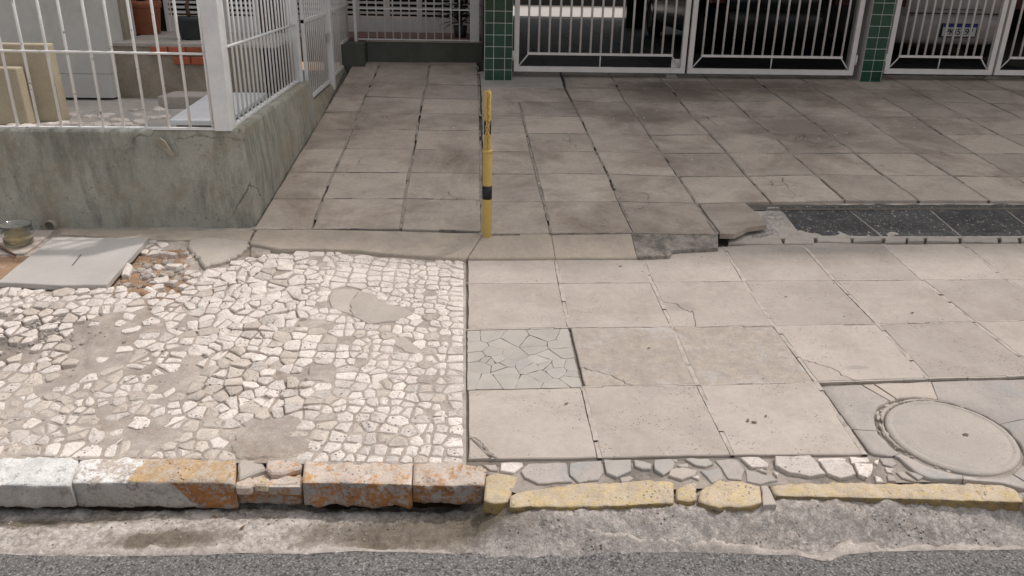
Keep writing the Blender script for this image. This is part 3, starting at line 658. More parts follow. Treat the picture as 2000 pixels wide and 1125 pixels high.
YC = {(2, 3): [[(1288, 290), (1330, 288), (1375, 287), (1412, 290)]], (5, 2): [[(1590, 334), (1640, 330), (1685, 329), (1698, 345)]],
      (3, 4): [[(1385, 232), (1400, 245), (1440, 248), (1470, 252), (1495, 262)]], (6, 2): [[(1672, 300), (1700, 312), (1740, 324), (1770, 345)]]}
def ytile(poly, cr=(), ins=None, m='yard', top=None):
    tile('driveway_slab', poly, m, drive, yz, top=random.uniform(-.003, .002) if top is None else top, cracks=[crack(c, yard) for c in cr], ins=ins or [.004, .007, .004, .007], thick=.032, gap=.0015, bev=.004, amp=.0018)
for j in range(0, 9):
    for i in range(-1, 13):
        if j == 0 and i >= 2: continue
        if j == 8 and i < 1: continue
        if j >= 6 and i <= 0: continue            # cement area by the pillar
        def cc(i, j):
            if i == -1:
                q = yc('L', 1, min(j, 7)); return (q[0]+.012, yc('R', 0, j)[1])
            q = yc('R', i, j)
            if j == 9: q = (q[0], 5.72)
            return q
        poly = [cc(i, j), cc(i+1, j), cc(i+1, j+1), cc(i, j+1)]
        ytile(poly, YC.get((i, j), []))
        joint(poly[1], poly[2], .0145, yz, .9)
        if not (j == 1 and i >= 2): joint(poly[0], poly[1], .009, yz, .85)
for j in range(0, 8):
    for i in range(-2, 1):
        def cl(i, j):
            if j == 8: q = (yc('L', i, 7)[0], 6.12)
            else: q = yc('L', i, j)
            if i == -2: q = (WALLX(q[1])+.004 if q[1] < 5.6 else -1.13, q[1]+.005)
            return q
        poly = [cl(i, j), cl(i+1, j), cl(i+1, j+1), cl(i, j+1)]
        ytile(poly)
        joint(poly[1], poly[2], .0155, yz, .9); joint(poly[0], poly[1], .008, yz, .75)
# cement by the pillar, between the two slab fields
a, b = yc('L', 1, 6), yc('R', 1, 6)
ytile([(a[0]+.015, yc('R', 0, 6)[1]+.006), (b[0]-.008, b[1]), (yc('R', 1, 7)[0]-.008, yc('R', 1, 7)[1]), (a[0]+.015, yc('R', 1, 7)[1])], m='yard', top=.001)
ytile([(a[0]+.015, yc('R', 1, 7)[1]+.004), (yc('R', 1, 7)[0]-.008, yc('R', 1, 7)[1]+.004), (yc('R', 1, 8)[0]-.01, 5.72), (a[0]+.015, 5.72)], m='cement', top=.002)
# broken slab at the corner of the step
ytile(W2(Zc([(1345, 1048), (1210, 858), (1505, 846), (1560, 890), (1640, 960), (1642, 988), (1520, 1008), (1440, 1048)], *Q), yard)[::-1], ins=.002, top=.002)
mb = MB(); mb.grid([[Vector((X, Y, yz(X, Y)-.022)) for X in [-1.25+k*.5 for k in range(19)]] for Y in [2.27+k*.43 for k in range(9)]])
mb.grid([[Vector((X, Y, yz(X, Y)-.022)) for X in [-1.25+k*.53 for k in range(6)]] for Y in (1.88, 2.27)])
mb.build('bedding', 'bed', drive)
mb = MB()
for k in range(60):                               # specks of paint and plaster dropped on the driveway
    x, y = random.uniform(-.9, 4), random.uniform(1.95, 4.6); s_ = random.uniform(.002, .006)
    if y < 2.3 and x > 1.3: continue
    slab(mb, [(x+s_*math.cos(a)*random.uniform(.5, 1.3), y+s_*math.sin(a)*random.uniform(.5, 1.3)) for a in (0, 1.3, 2.5, 3.7, 5)], yz, top=.0045, thick=.004, bev=.0008, step=1, amp=0)
mb.build('plaster_specks', 'grout', drive, kind='stuff')
joints.build('joint_mortar', 'joint', slab_pav, kind='stuff'); yjoints.build('joint_mortar', 'joint_dark', drive, kind='stuff')

# ---- sloping mortar ramp in front of the driveway
top_px = [(506, 443), (560, 447), (640, 449), (780, 452), (880, 455), (945, 456), (1075, 456), (1160, 456), (1235, 456), (1320, 456), (1402, 459)]
bot_px = [(488, 476), (540, 486), (640, 487), (700, 489), (740, 495), (830, 501), (905, 506), (1000, 506), (1085, 505), (1200, 505), (1260, 505), (1312, 503)]
def resamp(pts, n):
    L = [0]
    for a, b in zip(pts[:-1], pts[1:]): L.append(L[-1]+(Vector(b)-Vector(a)).length)
    out = []; k = 0
    for i in range(n):
        t = L[-1]*i/(n-1)
        while k < len(L)-2 and L[k+1] < t: k += 1
        out.append(Vector(pts[k]).lerp(Vector(pts[k+1]), (t-L[k])/max(1e-9, L[k+1]-L[k])))
    return out
def loft(mb, T, B, n, rows, lip=.03, nzs=.002):
    T, B = resamp(T, n), resamp(B, n); R = []
    for r in range(rows+1):
        u = r/rows; R.append([T[i].lerp(B[i], u)+Vector((0, 0, nzs*nz(T[i].x*9, u*6)+nzs*.6*nz(T[i].x*40, u*20))) for i in range(n)])
    for q in R[-1]: q.y += .004*nz(q.x*25, 0)+.003*nz(q.x*70, 2)
    R.append([q+Vector((0, .004, -lip)) for q in R[-1]]); mb.grid(R)
ramp = thing('mortar_ramp', (.2, 1.8, .15), kind='structure')
def cut(px, x0, x1):
    out = []
    def at(x):
        for a, b in zip(px[:-1], px[1:]):
            if a[0] <= x <= b[0]: t = (x-a[0])/(b[0]-a[0]); return (x, a[1]+(b[1]-a[1])*t)
        return px[0] if x < px[0][0] else px[-1]
    return [at(x0)]+[q for q in px if x0 < q[0] < x1]+[at(x1)]
bot_px = bot_px[:-1]+[(1310, 503), (1313, 493), (1402, 489)]
for t0, t1, b0, b1, m_ in ((506, 944, 488, 911, 'ramp'), (945, 1076, 912, 1084, 'ramp'), (1077, 1232, 1085, 1244, 'ramp'), (1233, 1402, 1245, 1402, 'ramp_rough')):
    mb = MB(); T = [yard(*q, -.004) for q in cut(top_px, t0, t1)]; B = [sid(*q, .014 if b0 < 900 else .008) for q in cut(bot_px, b0, b1)]
    if m_ == 'ramp_rough':
        for q in B[1:]: q.z += .012
    loft(mb, T, B, int((t1-t0)/4), 10, nzs=.002 if m_ == 'ramp' else .004); mb.build('ramp_section', m_, ramp, smooth=True)

# ---- strip of dark stone slabs below the driveway edge, on the right
strip = thing('dark_stone_strip', (2.4, 2.0, .15), kind='structure')
jl = [((1498, 404), (1466, 464)), ((1522, 404), (1562, 460)), ((1648, 402), (1722, 461)), ((1806, 401), (1876, 461)), ((1952, 400), (2030, 460)), ((2098, 399), (2190, 460)), ((2244, 398), (2350, 460))]
dz0, dz1 = -.020, .014
for k, ((a, b), (c, d)) in enumerate(zip(jl[:-1], jl[1:])):
    T = [yard(*a, dz0), yard(*c, dz0)]; B = [sid(*b, dz1), sid(*d, dz1)]
    g_ = Vector((.006, 0, 0)); T = [T[0]+g_, T[1]-g_]; B = [B[0]+g_, B[1]-g_]
    mb = MB(); loft(mb, T, B, 16, 8, nzs=.0015); mb.build('dark_slab', 'bluestone' if k else 'gutter', strip, smooth=True)
mb = MB(); loft(mb, [yard(1480, 398, dz0-.001), yard(2400, 396, dz0-.001)], [sid(1440, 466, dz1-.003), sid(2400, 463, dz1-.003)], 90, 8, nzs=.002); mb.build('joint_mortar', 'joint', strip, kind='stuff')
x = 1420
while x < 2080:                                   # broken beige edging
    wd = random.uniform(26, 78) if x > 1560 else random.uniform(50, 110); y0 = 463.5+random.uniform(0, 2); y1 = 475+random.uniform(-1.5, 1)
    if x < 1560: y0, y1 = 466+random.uniform(-1, 2), 478
    frag([(x+2, y1), (x+wd*.5, y1+random.uniform(-1, 1)), (x+wd-1, y1), (x+wd-2, y0+1), (x+wd*.55, y0), (x+1, y0+1)], 'patch', .012, .03, 'edging_fragment', strip, .005, .05); x += wd+random.uniform(0, 3)

# ---- stone mosaic pavement on the left
def topx(P):
    c = WR.transposed() @ (Vector(P)-CAM); return 1000+F*c.x/c.z, 562.5+F*c.y/c.z
def Yk(X): return -.014-.066*X
mosaic = thing('mosaic_pavement', (-1.1, .9, 0), kind='structure')
PATCH = [  # smooth mortar patches (px)
 Zc([(660, 395), (780, 390), (920, 425), (945, 465), (1020, 490), (1110, 505), (1150, 545), (1060, 585), (870, 605), (770, 550), (650, 510), (630, 450)], 440, 440, 3.125),
 Zc([(510, 855), (600, 850), (690, 920), (680, 980), (590, 960), (480, 940)], 440, 440, 3.125),
 Zc([(110, 195), (420, 150), (470, 190), (420, 265), (540, 285), (540, 340), (455, 420), (60, 415), (30, 340)], 440, 760, 3.082),
 Zc([(960, 700), (1085, 670), (1180, 745), (1240, 790), (1190, 805), (1080, 760)], 440, 440, 3.125),
 Zc([(440, 600), (560, 580), (600, 610), (480, 650)], 440, 440, 3.125),
 Zc([(1150, 230), (1250, 205), (1500, 230), (1530, 250), (1480, 300), (1400, 345), (1250, 385), (1210, 330), (1150, 280)], 0, 400, 3.125),
 Zc([(1150, 930), (1330, 900), (1280, 965), (1160, 970)], 440, 440, 3.125),
 Zc([(1530, 235), (1680, 255), (1640, 300), (1520, 315)], 0, 400, 3.125)]
BARE = [   # places with few or no stones
 ([(200, 612), (285, 606), (290, 645), (235, 695), (180, 735), (90, 765), (70, 745), (150, 690), (170, 640)], .16),
 ([(-80, 612), (150, 610), (165, 660), (60, 700), (-80, 720)], .55), ([(225, 495), (360, 500), (350, 565), (220, 575)], .25),
 ([(290, 640), (400, 600), (420, 720), (330, 800), (250, 810)], .8), ([(215, 820), (330, 815), (340, 870), (210, 875)], .5), ([(330, 470), (520, 480), (430, 530), (330, 545)], .6)]
LIDPX = [(100, 463), (293, 462), (212, 566), (-60, 570), (-60, 455)]
TOPB = [(-200, 462), (0, 462), (300, 466), (370, 470), (488, 478), (540, 489), (640, 489), (700, 491), (740, 497), (830, 503), (910, 508)]
def topy(x):
    for a, b in zip(TOPB[:-1], TOPB[1:]):
        if a[0] <= x <= b[0]: return a[1]+(b[1]-a[1])*(x-a[0])/(b[0]-a[0])
    return 470
def zone(x, y):                                   # 0 mortared right part, 1 loose middle, 2 smeared left
    loose = sm(610, 585, x)*sm(360+.25*max(0, 700-y)*-.2, 400, x)*sm(830, 790, y); left = sm(400, 350, x)
    return loose, left
def mz(X, Y):
    x, y = topx((X, Y, hs(X, Y))); lo, le = zone(x, y)
    b = -.0038-.009*lo-.0004*le
    b += .004*nz(X*7, Y*7, 2)+.002*nz(X*22, Y*22)+.0015*nz(X*55, Y*55)
    if x < 170 and 600 < y < 720: b -= .012
    if 215 < x < 365 and 490 < y < 580: b -= .016+.02*nz(X*14, Y*14, 7)
    return hs(X, Y)+b
mb = MB(); rows = []; nx = 190; ny = 130
for j in range(ny):
    r = []
    for i in range(nx):
        X = -3.2+3.205*i/(nx-1); Y0 = Yk(X)-.005; Y = Y0+(2.03-Y0)*j/(ny-1); r.append(Vector((X, Y, mz(X, Y))))
    rows.append(r)
mb.grid(rows); mo = mb.build('mortar_bed', 'mortar', mosaic, smooth=True)
mo.data.materials.append(MT['soil']); mo.data.materials.append(MT['bed'])
for p in mo.data.polygons:
    c = p.center+mo.location+wloc(mosaic); x, y = topx(c); lo, le = zone(x, y); q = nz(c.x*13, c.y*13, 9)
    if 210 < x < 370 and 488 < y < 585 and q > -.15: p.material_index = 1
    elif -90 < x < 60 and 500 < y < 560: p.material_index = 1
stones = []
def add_stone(poly, top, tilt, z0=None):
    if area(poly) < 0: poly = poly[::-1]
    pl = []
    for i in range(len(poly)):
        a, b = Vector(poly[i]), Vector(poly[(i+1) % len(poly)]); pv = Vector(poly[i-1])
        cut_ = random.uniform(.08, .26)
        pl.append(tuple(a+(pv-a)*cut_*.5+Vector((random.gauss(0, .0012), random.gauss(0, .0012)))))
        pl.append(tuple(a+(b-a)*cut_*.5)); pl.append(tuple(a.lerp(b, .5)+Vector((random.gauss(0, .0022), random.gauss(0, .0022)))))
    n = len(pl); cx = sum(p[0] for p in pl)/n; cy = sum(p[1] for p in pl)/n; zc = hs(cx, cy)
    tx, ty = random.gauss(0, tilt), random.gauss(0, tilt)
    def Z(p, d): return hs(p[0], p[1])+top+d+tx*(p[0]-cx)+ty*(p[1]-cy)
    mb = MB(); b = random.uniform(.0022, .0048); inn = inset(pl, b); mid = [tuple(Vector(p).lerp(Vector((cx, cy)), .5)) for p in inn]
    mb.v = [Vector((*p, Z(p, -.03))) for p in pl]+[Vector((*p, Z(p, -b*.9))) for p in pl]+[Vector((*p, Z(p, random.uniform(-.0012, .0008)))) for p in inn]+[Vector((*p, Z(p, random.uniform(0, .0035)))) for p in mid]+[Vector((cx, cy, Z((cx, cy), random.uniform(.001, .004))))]
    for k in range(n):
        q = (k+1) % n
        for r in range(3): mb.f.append((r*n+k, r*n+q, (r+1)*n+q, (r+1)*n+k))
        mb.f.append((3*n+k, 3*n+q, 4*n))
    stones.append((px_area([(*p, zc) for p in pl]), cx, cy, mb))
def allowed(X, Y):
    x, y = topx((X, Y, hs(X, Y)))
    if x > 912 or x < -620 or y > 905 or y < topy(x)+4: return False
    if inside((x, y), LIDPX): return False
    for q in PATCH:
        if inside((x, y), q): return False
    for q, pr in BARE:
        if inside((x, y), q) and random.random() > pr: return False
    return True
random.seed(21)
seeds = []; t = .03; k_ = 0
while t < 2.0:
    h = random.uniform(.044, .066); k_ += 1
    if k_ == 1 or random.random() < .3:
        xs = []; X = -.036-random.uniform(0, .02)
        while X > -3.15: xs.append(X); X -= random.choice((random.uniform(.038, .052), random.uniform(.05, .066), random.uniform(.058, .082)))
    else: xs = [v+random.gauss(0, .012)-.006*random.random()*(v < -1) for v in xs]
    for X in xs:
        Yc = Yk(X)+t; x, y = topx((X, Yc, hs(X, Yc))); lo, le = zone(x, y)
        wv = .02*nz(X*2.4, t*2)+.05*max(lo, le)*nz(X*1.7, t*1.9, 4)
        seeds.append((X+random.gauss(0, .007+.005*le) if X < -.06 else X, Yc+wv+random.gauss(0, .008+.005*lo+.006*le), lo, le))
    t += h
for i, (X, Y, lo, le) in enumerate(seeds):
    if X > .0 or not allowed(X, Y) or random.random() < .025+.01*le: continue
    c = [(X-.11, Y-.09), (X+.11, Y-.09), (X+.11, Y+.09), (X-.11, Y+.09)]; c = clip(c, Vector((-.003, 0)), Vector((1, 0)))
    c = clip(c, Vector((X, Yk(X)+.004)), Vector((-.066, -1)))
    for j, (x2, y2, _, _) in enumerate(seeds):
        if j == i or abs(x2-X) > .24 or abs(y2-Y) > .2: continue
        A, B = Vector((X, Y)), Vector((x2, y2)); c = clip(c, (A+B)/2, B-A)
        if len(c) < 3: break
    if len(c) < 3: continue
    q = inset(c if area(c) > 0 else c[::-1], random.uniform(.0025, .0056)*(1+.25*le-.3*lo))
    if area(q) < 3.2e-4: continue
    q2 = []
    for p in q:                                   # merge corners that almost touch
        if not q2 or (Vector(p)-Vector(q2[-1])).length > .010: q2.append(p)
    if len(q2) < 3 or area(q2) < 3.2e-4: continue
    top = random.uniform(-.0012, .0022)*(1-le)*(1-lo)+lo*random.uniform(-.006, .004)+le*random.uniform(-.0022, .0022)
    add_stone(q2, top, .02+.09*lo+.04*le)
for px in (Zc([(1480, 745), (1560, 615), (1635, 655), (1570, 745)], 0, 420, 6.25), Zc([(635, 970), (900, 880), (940, 890), (920, 935), (760, 1000), (650, 1005)], 0, 420, 6.25), Zc([(910, 960), (960, 910), (1090, 900), (1110, 950), (930, 985)], 0, 420, 6.25),
           Zc([(1130, 940), (1240, 890), (1320, 930), (1270, 965), (1120, 985)], 0, 420, 6.25), Zc([(0, 910), (130, 900), (50, 1005), (0, 1000)], 0, 420, 6.25), Zc([(130, 915), (280, 915), (190, 1005), (100, 995)], 0, 420, 6.25), Zc([(300, 920), (430, 945), (300, 1020), (230, 1000)], 0, 420, 6.25)):
    add_stone(W2(px, sid), .012, .08)
stones.sort(key=lambda s: (topx((s[1], s[2], hs(s[1], s[2])))[0] < -5, -s[0]))
def smat(x, y):
    px_, py_ = topx((x, y, hs(x, y))); return 'stone_dusty' if random.random() < (.2 if px_ > 580 else .35 if px_ > 380 else .6) else 'stone'
for a, x, y, mb in stones[:300]: mb.build('paving_stone', smat(x, y), mosaic)
if len(stones) > 300:
    big = MB()
    for a, x, y, mb in stones[300:]:
        i = len(big.v); big.v += mb.v; big.f += [tuple(k+i for k in f) for f in mb.f]
    big.build('small_paving_stones', 'stone', mosaic, kind='stuff')
print('STONES', len(stones))
for k, q in enumerate(PATCH):
    m = 'patch' if k in (0, 3, 5) else 'mortar'
    pol = W2(q, sid)
    if k == 0:
        a, b = split(pol if area(pol) > 0 else pol[::-1], crack(Zc([(820, 400), (765, 470), (770, 550)], 440, 440, 3.125)))
        for p in (a, b):
            mb = MB(); slab(mb, inset(p if area(p) > 0 else p[::-1], .0015), hs, top=.004, thick=.025, bev=.004, step=.02, amp=.002); mb.build('mortar_patch', m, mosaic)
    else:
        mb = MB(); slab(mb, pol, hs, top=.0005 if k != 5 else .012, thick=.03, bev=.008, step=.015, amp=.004); mb.build('mortar_patch', m, mosaic)
mb = MB()
for k in range(420):                              # loose grit and rubble
    if k < 230: x, y = random.gauss(85, 45), random.gauss(642, 18)
    elif k < 330: x, y = random.gauss(285, 40), random.gauss(540, 22)
    else: x, y = random.uniform(0, 900), random.uniform(520, 895)
    if inside((x, y), LIDPX) or x > 900: continue
    P = sid(x, y, -.003); s_ = random.uniform(.003, .011 if k < 330 else .005); zf = lambda a, b: mz(a, b)
    slab(mb, [(P.x+s_*math.cos(a)*random.uniform(.6, 1.2), P.y+s_*math.sin(a)*random.uniform(.6, 1.2)) for a in (0, 1.2, 2.5, 3.7, 5)], zf, top=s_*.9, thick=s_*1.3, bev=s_*.3, step=1, amp=0, wob=.3)
mb.build('loose_grit', 'gutter', mosaic, kind='stuff')
for k in range(26):                               # larger rubble in the hollow by the slab
    x, y = random.gauss(290, 36), random.gauss(535, 20)
    if inside((x, y), LIDPX) or not (215 < x < 370): continue
    P = sid(x, y); s_ = random.uniform(.014, .034); mb = MB()
    slab(mb, [(P.x+s_*math.cos(a)*random.uniform(.7, 1.2), P.y+s_*.7*math.sin(a)*random.uniform(.7, 1.2)) for a in (0, 1.2, 2.5, 3.7, 5)], mz, top=s_*.7, thick=s_*1.2, bev=s_*.25, step=1, amp=0, wob=.35)
    mb.build('rubble', random.choice(('stone', 'soil', 'patch', 'stone')), mosaic)

# ---- concrete strip at the foot of the wall and the neighbouring slab
mb = MB(); slab(mb, W2([(300, 470), (372, 470), (488, 474), (497, 452), (330, 452), (120, 450), (118, 459)], sid)[::-1], hs, top=.006, thick=.03, bev=.004, step=.03, amp=.003); mb.build('wall_footing', 'ramp', mosaic)
mb = MB(); slab(mb, W2([(-60, 500), (48, 498), (97, 461), (104, 452), (-60, 452)], sid), hs, top=.008, thick=.03, bev=.004, step=.04, amp=.002); mb.build('side_slab', 'cement_beige', mosaic)

# ---- square inspection slab
lid = thing('inspection_slab', sid(145, 560), 'grey rectangular concrete slab lying over a pit at the foot of the green wall', 'slab')
mb = MB(); slab(mb, W2([(-6, 551), (28, 552), (120, 557), (208, 556), (290, 464), (103, 463)], lambda x, y: sid(x, y, .028)), hs, top=.028, thick=.026, bev=.003, step=.05, amp=.0018); mb.build('slab', 'lidslab', lid)
a, b = sid(141, 519, .029), sid(159, 497, .029); mb = MB(); d = (b-a); n_ = Vector((-d.y, d.x, 0)).normalized()*.003
mb.quad(a-n_, a+n_, b+n_*1.8, b-n_*.6); mb.build('slot', 'bed', lid)

# ---- kerb
kerb = thing('kerb', (0, -.05, -.12), kind='structure')
def kstone(back, front, h, m, name='kerb_stone', dn=.003, rnd_=.012, hb=None, lat=.0, top=0):
    B = [sid(*q, top) for q in back]; Fp = [sid(*q, top) for q in front]; L = (B[-1]-B[0]).length; n = max(10, int(L/.012))
    B, Fp = resamp(B, n), resamp(Fp, n); R = []; seed = random.uniform(0, 50)
    for i in range(n):
        b, f = B[i], Fp[i]; e = min(i, n-1-i)/(n-1)*L; es = sm(0, .014, e)        # rounded ends
        d = (b-f); hh = (h if not hb else h+(hb-h)*i/(n-1))+.008*nz(b.x*6, seed)
        col = [b+Vector((0, 0, -hh)), b+Vector((0, 0, -.004))]
        for u in (.08, .25, .45, .65, .82): col.append(b.lerp(f, u))
        r = rnd_*(.5+.9*abs(nz(f.x*20, seed, 3))+1.6*max(0, nz(f.x*9, seed, 8)-.18)+.7*max(0, nz(f.x*45, seed, 5)))
        col += [f+d.normalized()*r*.4+Vector((0, 0, -r*.12)), f+Vector((0, -.001, -r*.6)), f+Vector((0, -.002, -r*1.6))]
        for u in (.3, .5, .7, .88): col.append(f+Vector((0, lat*u, -r*1.6-(hh-r*1.6)*u)))
        col += [f+Vector((0, lat+.012, -hh))]
        c0 = b.lerp(f, .5)+Vector((0, 0, -hh*.5))
        for q in col:
            k = dn*(nz(q.x*15, q.y*15, q.z*15+seed)+.75*nz(q.x*42, q.y*42, q.z*42+seed)+.5*nz(q.x*105, q.y*105, q.z*105))
            q += (q-c0).normalized()*k*1.4
            if es < 1: q += (c0-q)*(1-es)*.045
        R.append(col)
    mb = MB(); mb.grid(R); i0 = len(mb.v); m_ = len(R[0])
    mb.f.append(tuple(range(m_))); mb.f.append(tuple(i0-1-k for k in range(m_)))
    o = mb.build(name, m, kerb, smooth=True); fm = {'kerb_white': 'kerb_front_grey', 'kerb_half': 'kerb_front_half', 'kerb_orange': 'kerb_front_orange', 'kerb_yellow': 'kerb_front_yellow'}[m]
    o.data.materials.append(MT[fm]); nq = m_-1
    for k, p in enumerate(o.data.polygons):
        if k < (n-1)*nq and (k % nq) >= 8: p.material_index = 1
    return o
kstone([(-700, 903), (-45, 893)], [(-760, 955), (-48, 946)], .10, 'kerb_white')
kstone([(-42, 893), (80, 890), (153, 893)], [(-44, 946), (20, 946), (137, 946)], .085, 'kerb_white', dn=.006, lat=-.004, hb=.1)
kstone([(158, 894), (300, 894), (461, 897)], [(141, 941), (280, 939), (457, 942)], .112, 'kerb_half', dn=.0045)
kstone([(466, 898), (590, 900)], [(461, 946), (587, 946)], .085, 'kerb_orange', top=-.028, dn=.006, name='kerb_stone')
kstone([(594, 900), (700, 903), (760, 905), (806, 902)], [(591, 941), (700, 942), (804, 945)], .092, 'kerb_orange', dn=.0065, lat=-.012, rnd_=.008)
kstone([(808, 902), (880, 902), (925, 906), (951, 914)], [(806, 946), (880, 946), (945, 946)], .078, 'kerb_orange', dn=.0065, lat=-.006, hb=.076)
def shard(px, m, top, thick, name='kerb_fragment', bev=.006):
    mb = MB(); p = W2(px, lambda x, y: sid(x, y, top)); slab(mb, p if area(p) > 0 else p[::-1], hs, top=top, thick=thick, bev=bev, step=.018, amp=.002, wob=.08); return mb.build(name, m, kerb)
K_ = (440, 880, 3.846)
shard(Zc([(95, 100), (120, 72), (290, 70), (300, 130), (180, 185), (100, 215)], *K_), 'patch', -.004, .03)
shard(Zc([(300, 145), (320, 75), (500, 68), (580, 90), (570, 125), (420, 165), (340, 170)], *K_), 'kerb_orange', 0, .022)
shard(Zc([(70, 235), (180, 190), (230, 240), (190, 275), (80, 272)], *K_), 'kerb_orange', -.012, .03)
shard(Zc([(225, 250), (290, 165), (330, 235), (310, 262)], *K_), 'kerb_yellow', -.01, .025)
shard(Zc([(335, 245), (400, 200), (470, 180), (560, 200), (550, 250), (360, 262)], *K_), 'kerb_orange', -.016, .02)
for (x0, x1) in ((461, 521), (523, 587)):
    a, b = sid(x0, 951, -.02), sid(x1, 951, -.02); mb = MB()
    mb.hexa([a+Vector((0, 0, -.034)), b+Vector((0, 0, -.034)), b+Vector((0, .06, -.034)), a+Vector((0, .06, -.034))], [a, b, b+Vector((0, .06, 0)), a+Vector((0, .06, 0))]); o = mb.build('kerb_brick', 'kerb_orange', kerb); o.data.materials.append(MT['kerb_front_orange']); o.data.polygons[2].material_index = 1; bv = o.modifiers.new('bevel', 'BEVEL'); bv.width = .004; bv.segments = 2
# low yellow kerb
kstone(Zc([(250, 235), (400, 212), (560, 245)], *A_), Zc([(225, 480), (330, 510), (450, 500)], *A_), .05, 'kerb_yellow', dn=.0045, rnd_=.006, top=-.004)
kstone(Zc([(480, 440), (620, 395), (800, 360), (1080, 328), (1500, 300), (1800, 286), (2075, 300)], *A_), Zc([(480, 545), (700, 540), (1000, 538), (1500, 530), (2078, 502)], *A_), .045, 'kerb_yellow', dn=.0045, rnd_=.007)
kstone(Zc([(185, 425), (280, 372), (365, 372)], *B_), Zc([(190, 520), (280, 530), (360, 520)], *B_), .04, 'kerb_yellow', dn=.004, rnd_=.01)
kstone(Zc([(400, 440), (560, 350), (760, 355), (925, 392)], *B_), Zc([(380, 540), (560, 575), (760, 580), (945, 545)], *B_), .045, 'kerb_yellow', dn=.005, rnd_=.014)
frag(Zc([(935, 392), (1000, 387), (1078, 560), (960, 568)], *B_), 'patch', -.004, .05, 'kerb_mortar', kerb)
kstone([(1504, 947), (1548, 943), (1800, 943), (1958, 946), (1988, 962)], [(1516, 967), (1600, 969), (1764, 972), (1998, 979)], .042, 'kerb_yellow', dn=.0045, rnd_=.006)
kstone([(2000, 966), (2200, 964), (2600, 960)], [(2008, 984), (2200, 988), (2700, 996)], .042, 'kerb_yellow', dn=.0045, rnd_=.006)

# ---- litter: grit, twigs and leaf scraps along the gutter and on the paving
mb = MB()
for k in range(330):
    X = random.uniform(-1.7, 1.9)
    Y = random.gauss(-.16, .04)-.03*X if k < 200 else random.uniform(-.4, 1.8)
    zf = (lambda a, b: gz(a, b)) if k < 200 else hs
    if k >= 200 and (X < 0 or Y < 0): continue
    s_ = random.uniform(.0015, .0045)*(1 if k < 200 else .7); a0 = random.uniform(0, 3); el = random.uniform(.5, 1)
    slab(mb, [(X+s_*(math.cos(a)*math.cos(a0)-el*math.sin(a)*math.sin(a0)), Y+s_*(math.cos(a)*math.sin(a0)+el*math.sin(a)*math.cos(a0))) for a in (0, 1.2, 2.5, 3.7, 5)], zf, top=s_*.9+.001, thick=s_*1.4, bev=s_*.25, step=1, amp=0, wob=.2)
mb.build('grit', 'joint_dark', bpy.data.objects['gutter'], kind='stuff')
for k in range(14):                               # dry leaf scraps
    px, py = random.choice(((random.uniform(120, 560), random.uniform(1000, 1050)), (random.uniform(950, 1950), random.uniform(996, 1060)), (random.uniform(930, 1980), random.uniform(520, 880))))
    on = sid(px, py) if py < 900 else onroad(px, py); zf = hs if py < 900 else gz; L_ = random.uniform(.007, .014); a0 = random.uniform(0, 6.3); ca, sa_ = math.cos(a0), math.sin(a0); mb = MB()
    pts = [(-1, 0), (-.3, .4), (.4, .32), (1, 0), (.35, -.36), (-.35, -.36)]
    mb.quad(*[Vector((on.x+L_*(u*ca-v*sa_), on.y+L_*(u*sa_+v*ca), zf(on.x, on.y)+.004+.25*L_*abs(v)+.15*L_*u*u)) for u, v in pts])
    o = mb.build('leaf_scrap', 'dryleaf', bpy.data.objects['gutter'] if py > 900 else slab_pav); sf_ = o.modifiers.new('solid', 'SOLIDIFY'); sf_.thickness = .0006

# ================================================================== LEFT PROPERTY
TOPZ = .735
def lowwall():
    path = []                                     # (x, y, nx, ny)
    for k in range(78): path.append((-3.4+2.2*k/77, 2.01, 0, -1))
    for k in range(1, 6):
        a = k/6*math.pi/2; path.append((-1.2+.024*math.sin(a), 2.034-.024*math.cos(a), math.sin(a), -math.cos(a)))
    for k in range(64):
        Y = 2.036+(3.95-2.036)*k/63; path.append((WALLX(Y), Y, 1, 0))
    rows = []; nzr = 24
    def base(x, y, i): return (hs(x, y-.03) if i < 80 else yz(x, y))-.03
    for r in range(nzr+1):
        row = []
        for i, (x, y, ax, ay) in enumerate(path):
            z0 = base(x, y, i); u = r/nzr; z = z0+(TOPZ-z0)*u; bt = -.028*u*sm(.3, 1, u*1.0) if i > 60 else -.006*u
            d = .004*nz(x*5+y*3, y*5, z*5)+.0022*nz(x*17+y*9, y*17, z*17)+bt
            if r == nzr: d -= .006
            if u < .12 and i < 79: d += .012*(1-u/.12)*(.5+nz(x*4, 0, 3))
            if i in range(78, 84): d -= .006*abs(nz(z*22, 1))
            row.append(Vector((x+ax*d, y+ay*d, z+(.004*nz(x*6, y*6) if r == nzr else 0))))
        rows.append(row)
    def inner(z):
        out = []
        for i, (x, y, ax, ay) in enumerate(path):
            out.append(Vector((min(x-.11 if i > 77 else x, -1.285 if i <= 83 else 9), 2.11 if i <= 83 else y, z)))
        return out
    rows.append(inner(TOPZ-.002)); rows.append(inner(.3))
    mb = MB(); mb.grid(rows); n = len(path)
    e = [r[-1] for r in rows]; i0 = len(mb.v); mb.v += e; mb.f.append(tuple(range(i0, i0+len(e))))
    return mb.build('low_wall', 'wall', smooth=True, label='low rendered wall stained mossy green with white bars standing on it', cat='wall')
lw = lowwall()
sc_ = [hY(x, y, 2.0) for x, y in ((303, 271), (312, 270), (322, 278), (330, 290), (341, 306), (336, 307), (324, 297), (312, 287), (304, 281))]
mb = MB(); mb.hexa([v+Vector((0, .02, 0)) for v in sc_], [v+Vector((0, .0015*random.random(), 0)) for v in sc_]); mb.build('bare_plaster_scrape', 'oldplaster', lw)
